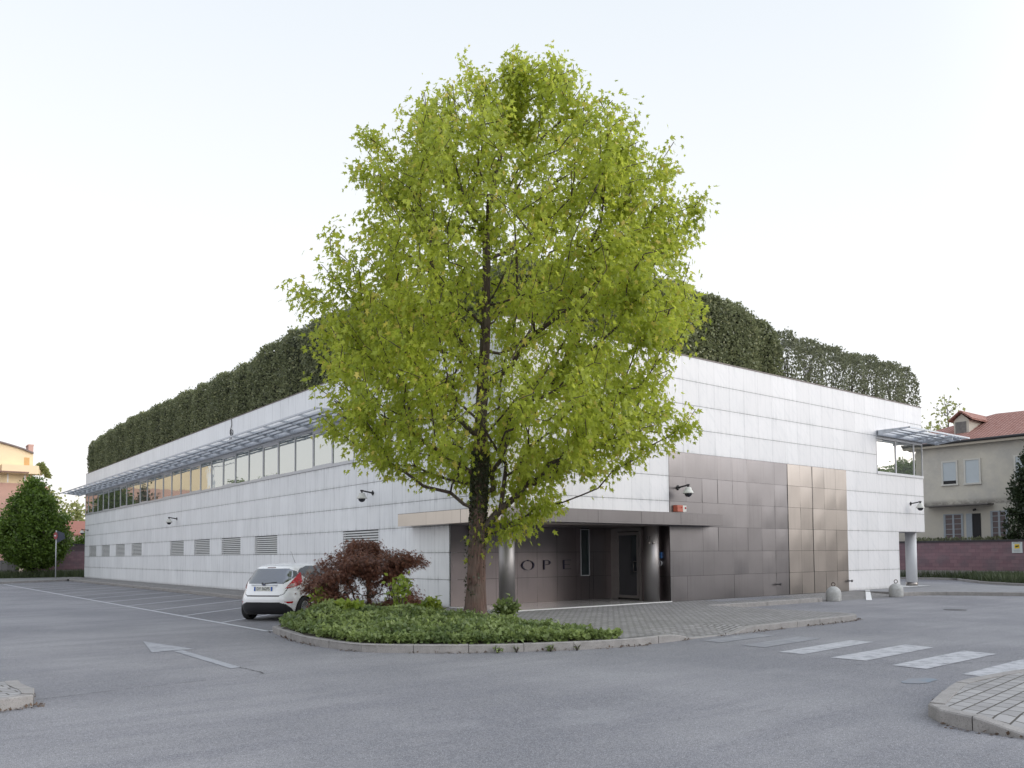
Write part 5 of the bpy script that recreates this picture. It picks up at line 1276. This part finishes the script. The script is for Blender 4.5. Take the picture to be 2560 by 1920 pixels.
for (a, b) in zip(front[:-1], front[1:]): mb.hexa([(b[0],YF-.3,b[2]+.02),(a[0],YF-.3,a[2]+.02),(a[0],YF+12,a[2]+.02),(b[0],YF+12,b[2]+.02),(b[0],YF-.3,b[2]+.2),(a[0],YF-.3,a[2]+.2),(a[0],YF+12,a[2]+.2),(b[0],YF+12,b[2]+.2)])
mb.build('roof', plain('dark_roof_edge', (.20,.16,.15), .8), yb)
mb = MB(); mb.box((kx(-.3),YF+.02,kz(10.9)),(kx(.14),YF+2,kz(13.2))); mb.box((kx(-.34),YF,kz(13.15)),(kx(.18),YF+2.02,kz(13.3))); mb.build('chimney', M['pink'], yb)
mb = MB(); mb.box((kx(-22),YF+.05,-.1),(kx(1.34),YF+10,kz(9.2))); mb.build('lower_wall', M['pink'], yb)
mb = MB(); mb.box((kx(1.35),YF+.04,-.1),(kx(1.76),YF+10,kz(9.0))); mb.build('lower_wall', M['pink'], yb)
mb = MB(); mb.box((kx(1.77),YF-.0,-.1),(kx(2.55),YF+10,kz(7.0))); mb.build('side_block', M['yellow'], yb)
mb = MB(); mb.prism([(kx(-2.8),YF-1.8),(kx(.3),YF-1.8),(kx(.92),YF-1.0),(kx(.92),YF+.0),(kx(-2.8),YF+.0)], kz(10.1), kz(10.95)); mb.build('balcony', M['yellow'], yb)
mb = MB(); mb.box((kx(-.68),YF-.02,kz(10.95)),(kx(-.2),YF+.0,kz(11.9))); mb.build('window', plain('warm_loggia', (.62,.36,.14), .6), yb)
mb = MB(); mb.box((kx(-12),YF-2.0,kz(10.15)),(kx(-.45),YF-.01,kz(10.27))); mb.build('awning', plain('brown_awning', (.22,.13,.10), .7), yb)
mb = MB(); mb.box((kx(-2.2),YF-.8,kz(9.2)),(kx(-2.12),YF-.7,kz(10.1))); mb.box((kx(-.7),YF-.8,kz(9.2)),(kx(-.62),YF-.7,kz(10.1))); mb.build('railing_post', M['frame'], yb)
rs = np.random.RandomState(3); f_ = rs.rand(600); P = np.stack([kx(.55)+f_*.9+rs.normal(0,.12,600), rs.uniform(YF-1.6,YF-.9,600), kz(11.1)-f_**2*1.3+rs.normal(0,.13,600)], 1)
tag(leaves('balcony_plant', P, .35, T_QUAD, M['pale'], None, 2, axis=(.4,0,-.6), spread=1.), 'trailing plant spilling over the balcony end of the yellow building', 'plant')
# road sign
sg = thing('road_sign', (-2.35,50.9,0), 'grey sign post with a dark-backed round sign beside the bushy tree', 'road sign')
mb = MB(); mb.tube((-2.35,50.9,-.1),(-2.35,50.9,3.55),.035); mb.build('pole', M['frame'], sg, True)
mb = MB(); a = Vector((.80,-.60,0)); mb.hexa([tuple(Vector((-2.33,50.85,0))+a*s+Vector((0,0,z))) for z in (2.75,3.5) for s in (0,.02,.02,.0)]) if False else None
cx = Vector((-2.08,50.9,0)); mb.tube(cx+Vector((-.10,-.03,3.0)), cx+Vector((-.08,.0,3.0)), .40, n=8) if False else None
mb.hexa([(-2.30,50.85,2.62),(-1.78,50.70,2.95),(-1.78,50.73,2.95),(-2.30,50.88,2.62),(-2.30,50.85,3.52),(-1.86,50.70,3.35),(-1.86,50.73,3.35),(-2.30,50.88,3.52)]); mb.build('sign_back', plain('sign_back_grey', (.05,.06,.09), .5, .2), sg)
mb = MB(); mb.tube((-2.40,50.86,3.15),(-2.415,50.80,3.15),.27,n=24); mb.v = [(-2.40+(v[0]+2.40)*.45, v[1], v[2]) for v in mb.v]; mb.build('sign_face', plain('sign_red', (.30,.06,.07), .4), sg)
mb = MB(); mb.box((-2.50,50.785,3.10),(-2.33,50.795,3.2)); mb.build('white_bar', M['edge'], sg)

# ================================================================== RIGHT BACKGROUND: OLD HOUSE
M['render'] = None
t = NT('stained_render'); x, y, z = t.sep(t.co()); n = t.noise(t.co(), .7, 6, .65); n2 = t.noise(t.co(), 2.6, 5, .7)
col = t.mix(t.rng(n, .35, .7), (.56,.53,.46), (.43,.415,.385)); col = t.mix(t.rng(n2, .5, .75, 0, .5, True), col, (.60,.58,.53))
col = t.mix(t.math('MULTIPLY', t.rng(z, 4.2, 4.9, 1, 0, True), t.rng(n2, .35, .6, .1, .6, True)), col, (.50,.47,.40))
col = t.mix(t.math('MULTIPLY', t.math('MULTIPLY', t.rng(z, 4.45, 4.6, 0, 1, True), t.rng(z, 4.6, 5.0, 1, 0, True)), t.rng(n2, .35, .6, .2, .8, True)), col, (.13,.12,.11))
t.bump(n2, .3, .02); M['render'] = t.fin(col, .9, 0, .2)
t = NT('roof_tiles'); x, y, z = t.sep(t.co()); wv = t.math('ABSOLUTE', t.math('SINE', t.math('MULTIPLY', y, 3.1416/.22))); rw_ = t.math('FRACT', t.math('MULTIPLY', z, 1/.16)); n = t.noise(t.co(), 3.5, 5, .7)
col = t.mix(t.rng(n, .3, .7), (.33,.16,.13), (.50,.30,.26)); col = t.mix(t.rng(wv, 0, .4, .7, 0), col, (.08,.03,.028)); col = t.mix(t.rng(rw_, 0, .25, .55, 0), col, (.10,.04,.035))
t.bump(t.math('ADD', wv, rw_), 1., .06); M['tiles'] = t.fin(col, .85, 0, .2)
M['shutter'] = plain('pale_roller_shutter', (.52,.57,.60), .6, 0, .05, 3.); M['bluegrey'] = plain('blue_grey_wood', (.31,.345,.38), .7, 0, .15, 8.)
HX = 42.0
oh = thing('old_house', (HX+6, 0, 0), 'old stained cream house with red tiled hip roof behind the mauve wall on the right', 'house')
mb = MB(); mb.box((HX,-9,0),(HX+11,12,8.35)); mb.build('wall', M['render'], oh)
mb = MB(); mb.box((HX-.45,-9.5,8.35),(HX+11.5,12.4,8.55)); mb.build('eave', plain('eave_cream', (.46,.42,.35), .8, 0, .12), oh)
mb = MB(); mb.tube((HX-.50,-9.5,8.58),(HX-.50,12.4,8.58),.09,n=8); mb.build('gutter', M['plastic'], oh, True)
mb = MB(); e = [(HX-.55,-9.6,8.6),(HX+11.6,-9.6,8.6),(HX+11.6,12.5,8.6),(HX-.55,12.5,8.6)]; r1, r2 = (HX+5.2,-3.2,10.75), (HX+5.2,5.9,10.95)
mb.face([e[0],r1,r2,e[3]]); mb.face([e[3],r2,e[2]]); mb.face([e[2],r2,r1,e[1]]); mb.face([e[1],r1,e[0]]); mb.face(e[::-1])
rf = mb.build('roof', M['tiles'], oh)
dm = MB(); dm.prism([(HX+1.3,6.05),(HX+4.8,6.05),(HX+4.8,7.0),(HX+1.3,7.0)], 9.0, 10.2); dm.box((HX+1.3,5.88,9.0),(HX+1.38,7.15,9.12)) ; dm.face([(HX+1.3,6.05,10.2),(HX+1.3,7.0,10.2),(HX+1.3,6.5,10.62)])
dd_ = dm.build('dormer', M['render'], rf)
# the dormer's own pitched roof
def rdm(parent):
    mb = MB(); xa, xb = HX+1.05, HX+5.0
    for ya, yb_, za, zb in ((7.25,6.5,10.15,10.72),(5.75,6.5,10.15,10.72)):
        mb.hexa([(xa,ya,za),(xb,ya,za),(xb,yb_,zb),(xa,yb_,zb),(xa,ya,za+.12),(xb,ya,za+.12),(xb,yb_,zb+.12),(xa,yb_,zb+.12)])
    return mb.build('dormer_roof', M['tiles'], parent)
rdm(rf)
mb = MB(); mb.box((HX+1.27,6.22,9.25),(HX+1.30,6.90,10.1)); mb.build('dormer_window', plain('mouldy_boards', (.17,.165,.16), .9, 0, .5, 5.), rf)
def hwin(y0, y1, z0, z1, gap=0., fr=.10, slat=True, mt='shutter'):
    f = MB(); x = HX
    f.box((x-.08,y0,z0),(x,y0+fr,z1)); f.box((x-.08,y1-fr,z0),(x,y1,z1)); f.box((x-.08,y0+fr,z1-fr),(x,y1-fr,z1)); f.box((x-.12,y0-.03,z0-.04),(x,y1+.03,z0+fr*.6))
    w_ = f.build('window', plain('window_surround', (.55,.54,.50), .7), oh)
    p = MB(); n_ = 22; zz0 = z0+fr*.6+gap
    for k in range(n_): za = zz0+(z1-fr-zz0)*k/n_; zb = zz0+(z1-fr-zz0)*(k+1)/n_; p.hexa([(x-.03,y0+fr,za),(x-.02,y0+fr,za),(x-.02,y1-fr,za),(x-.03,y1-fr,za),(x-.045,y0+fr,zb),(x-.02,y0+fr,zb),(x-.02,y1-fr,zb),(x-.045,y1-fr,zb)])
    p.build('shutter', M[mt], w_)
    if gap:
        p = MB(); p.box((x-.012,y0+fr,z0+fr*.6),(x-.004,y1-fr,zz0)); p.build('pane', M['dark'], w_)
hwin(6.28,7.30,5.86,7.44,.22); hwin(4.88,5.90,5.84,7.46); hwin(1.95,2.97,5.82,7.42)
# ground floor openings
def french(y0, y1, z0, z1, cols, nm, glass=True):
    f = MB(); x = HX; f.box((x-.05,y0,z0),(x,y0+.07,z1)); f.box((x-.05,y1-.07,z0),(x,y1,z1)); f.box((x-.05,y0+.07,z1-.07),(x,y1-.07,z1))
    d = (y1-y0-.14)/cols
    for c_ in range(cols):
        a = y0+.07+d*c_
        f.box((x-.04,a+.0,z0),(x-.0,a+.06,z1-.07)); f.box((x-.04,a+d-.06,z0),(x-.0,a+d,z1-.07))
        for k in range(5): zz_ = z0+.1+k*(z1-z0-.3)/4.4; f.box((x-.038,a+.06,zz_),(x-.0,a+d-.06,zz_+.035))
    w_ = f.build(nm, M['bluegrey'], oh); p = MB(); p.box((x-.012,y0+.07,z0),(x-.003,y1-.07,z1-.07)); p.build('pane', plain('reddish_dark_pane', (.11,.08,.08), .3), w_)
french(6.05,7.27,2.2,3.97,2,'shuttered_window'); french(3.42,4.42,2.2,4.06,2,'shuttered_window')
mb = MB(); mb.box((HX-.02,4.99,2.1),(HX-.003,5.50,3.95)); mb.build('doorway', M['dark'], oh)
mb = MB(); mb.box((HX-.05,5.50,2.1),(HX-.0,5.86,3.95)); mb.build('door', M['bluegrey'], oh)
mb = MB(); mb.box((HX-.9,4.2,4.46),(HX,8.2,4.54)); mb.build('porch_slab', plain('stained_concrete', (.16,.15,.14), .9, 0, .3), oh)
mb = MB(); mb.tube((HX-.05,5.3,4.2),(HX-.25,5.3,4.15),.07,n=10); mb.build('wall_lamp', M['dark'], oh)
mb = MB(); mb.tube((HX+5,3.6,10.8),(HX+5,3.6,13.6),.02,n=5)
for k in range(5): mb.tube((HX+5,3.4,12.4+k*.2),(HX+5,3.8,12.4+k*.2),.01,n=4)
tag(mb.build('aerial_mast', M['frame']), 'thin television aerial mast above the red tiled roof of the old house', 'aerial')
bushy_tree('cypress_tree', (40.4,1.35,.0), 1.2, 7.6, 1.5, [(0,.75),(.15,.95),(.35,1.),(.6,.85),(.8,.6),(.95,.3),(1,.1)], 420, 34, .17, 'cyp', 'dark green cypress rising behind the mauve wall at the right edge', seed=4, tr=.12, spread=.16, axis=(0,0,.9))
bushy_tree('pale_tree', (59,14.2,.0), 7.5, 15.0, 3.6, egg, 130, 9, .30, 'pale', 'thin pale-leaved tree standing behind the old house beside its dormer', seed=29, spread=.45, dn=-.25, tr=.15)
# rubble and pots along the wall top, sign on the wall
rs = np.random.RandomState(12); P = np.stack([rs.uniform(40,41.4,900), rs.uniform(3,8.6,900), 2.0+.35*rs.rand(900)], 1)
tag(leaves('wall_top_weeds', P, .16, T_QUAD, M['hedge2'], None, 3, axis=(0,0,1), spread=.7), 'scrubby weeds and rubbish showing over the mauve wall in front of the old house door', 'weeds')
ws = thing('camera_notice', (37.85,1.45,1.75), 'white notice with a yellow square fixed on the mauve wall at the right', 'sign')
mb = MB(); mb.box((37.86,1.18,1.43),(37.885,1.72,2.05)); mb.build('plate', plain('sign_white', (.62,.66,.66), .5, 0, .03), ws)
mb = MB(); mb.box((37.85,1.32,1.68),(37.859,1.58,1.93)); ys2 = mb.build('yellow_square', plain('sign_yellow', (.72,.50,.03), .5), ws)
mb = MB(); mb.hexa([(37.842,1.36,1.80),(37.848,1.36,1.80),(37.848,1.50,1.75),(37.842,1.50,1.75),(37.842,1.34,1.86),(37.848,1.34,1.86),(37.848,1.52,1.83),(37.842,1.52,1.83)]); mb.box((37.842,1.50,1.76),(37.848,1.54,1.80)); mb.build('camera_symbol', M['dark'], ys2)
mb = MB(); mb.box((37.852,1.26,1.985),(37.859,1.66,2.01)); mb.build('heading', M['dark'], ws)
mb = MB()
for k in range(4): mb.box((37.855,1.30+.02*(k%2),1.50+k*.035),(37.8595,1.62,1.510+k*.035))
mb.build('small_print', plain('print_grey', (.33,.35,.36), .6), ws)

# ================================================================== PLACES ONLY SEEN MIRRORED IN GLASS AND STEEL (outside the frame)
lp = thing('street_lamp', (-10,53.5,0), 'tall double-armed street lamp beyond the left edge', 'street lamp')
mb = MB(); mb.tube((-10,53.5,0),(-10,53.5,9.2),.09,.06); mb.tube((-10,53.5,9.2),(-11.6,53.2,9.7),.04); mb.tube((-10,53.5,9.2),(-8.4,53.8,9.7),.04); mb.build('pole', M['frame'], lp, True)
def copy_tree(src, loc, scale=(1,1,1)):
    r = src.copy(); COL.objects.link(r); r.location = loc; r.scale = scale
    for ch in list(src.children):
        c_ = ch.copy(); COL.objects.link(c_); c_.parent = r
    return r
for i, (x, y, s) in enumerate(((18,-27,1.25),(24,-30,1.4),(30,-33,1.3),(37,-31,1.2),(43,-36,1.5),(52,-40,1.2),(12,-32,1.2),(62,-54,1.2),(72,-24,1.4),(80,-29,1.3),(84,-33,1.5),(96,-36,1.6),(108,-44,1.6),(90,-27,1.5),(100,-24,1.5),(92,-50,1.0),(78,-60,1.2),(-16,64,1.15),(-22,70,1.3),(-33,60,1.2))):
    c_ = copy_tree(hornbeam, (x, y, 0), (s*1.3, s*1.3, s)); c_['label'] = 'green tree of the street planting outside the frame'; c_['group'] = 'street trees outside the frame'
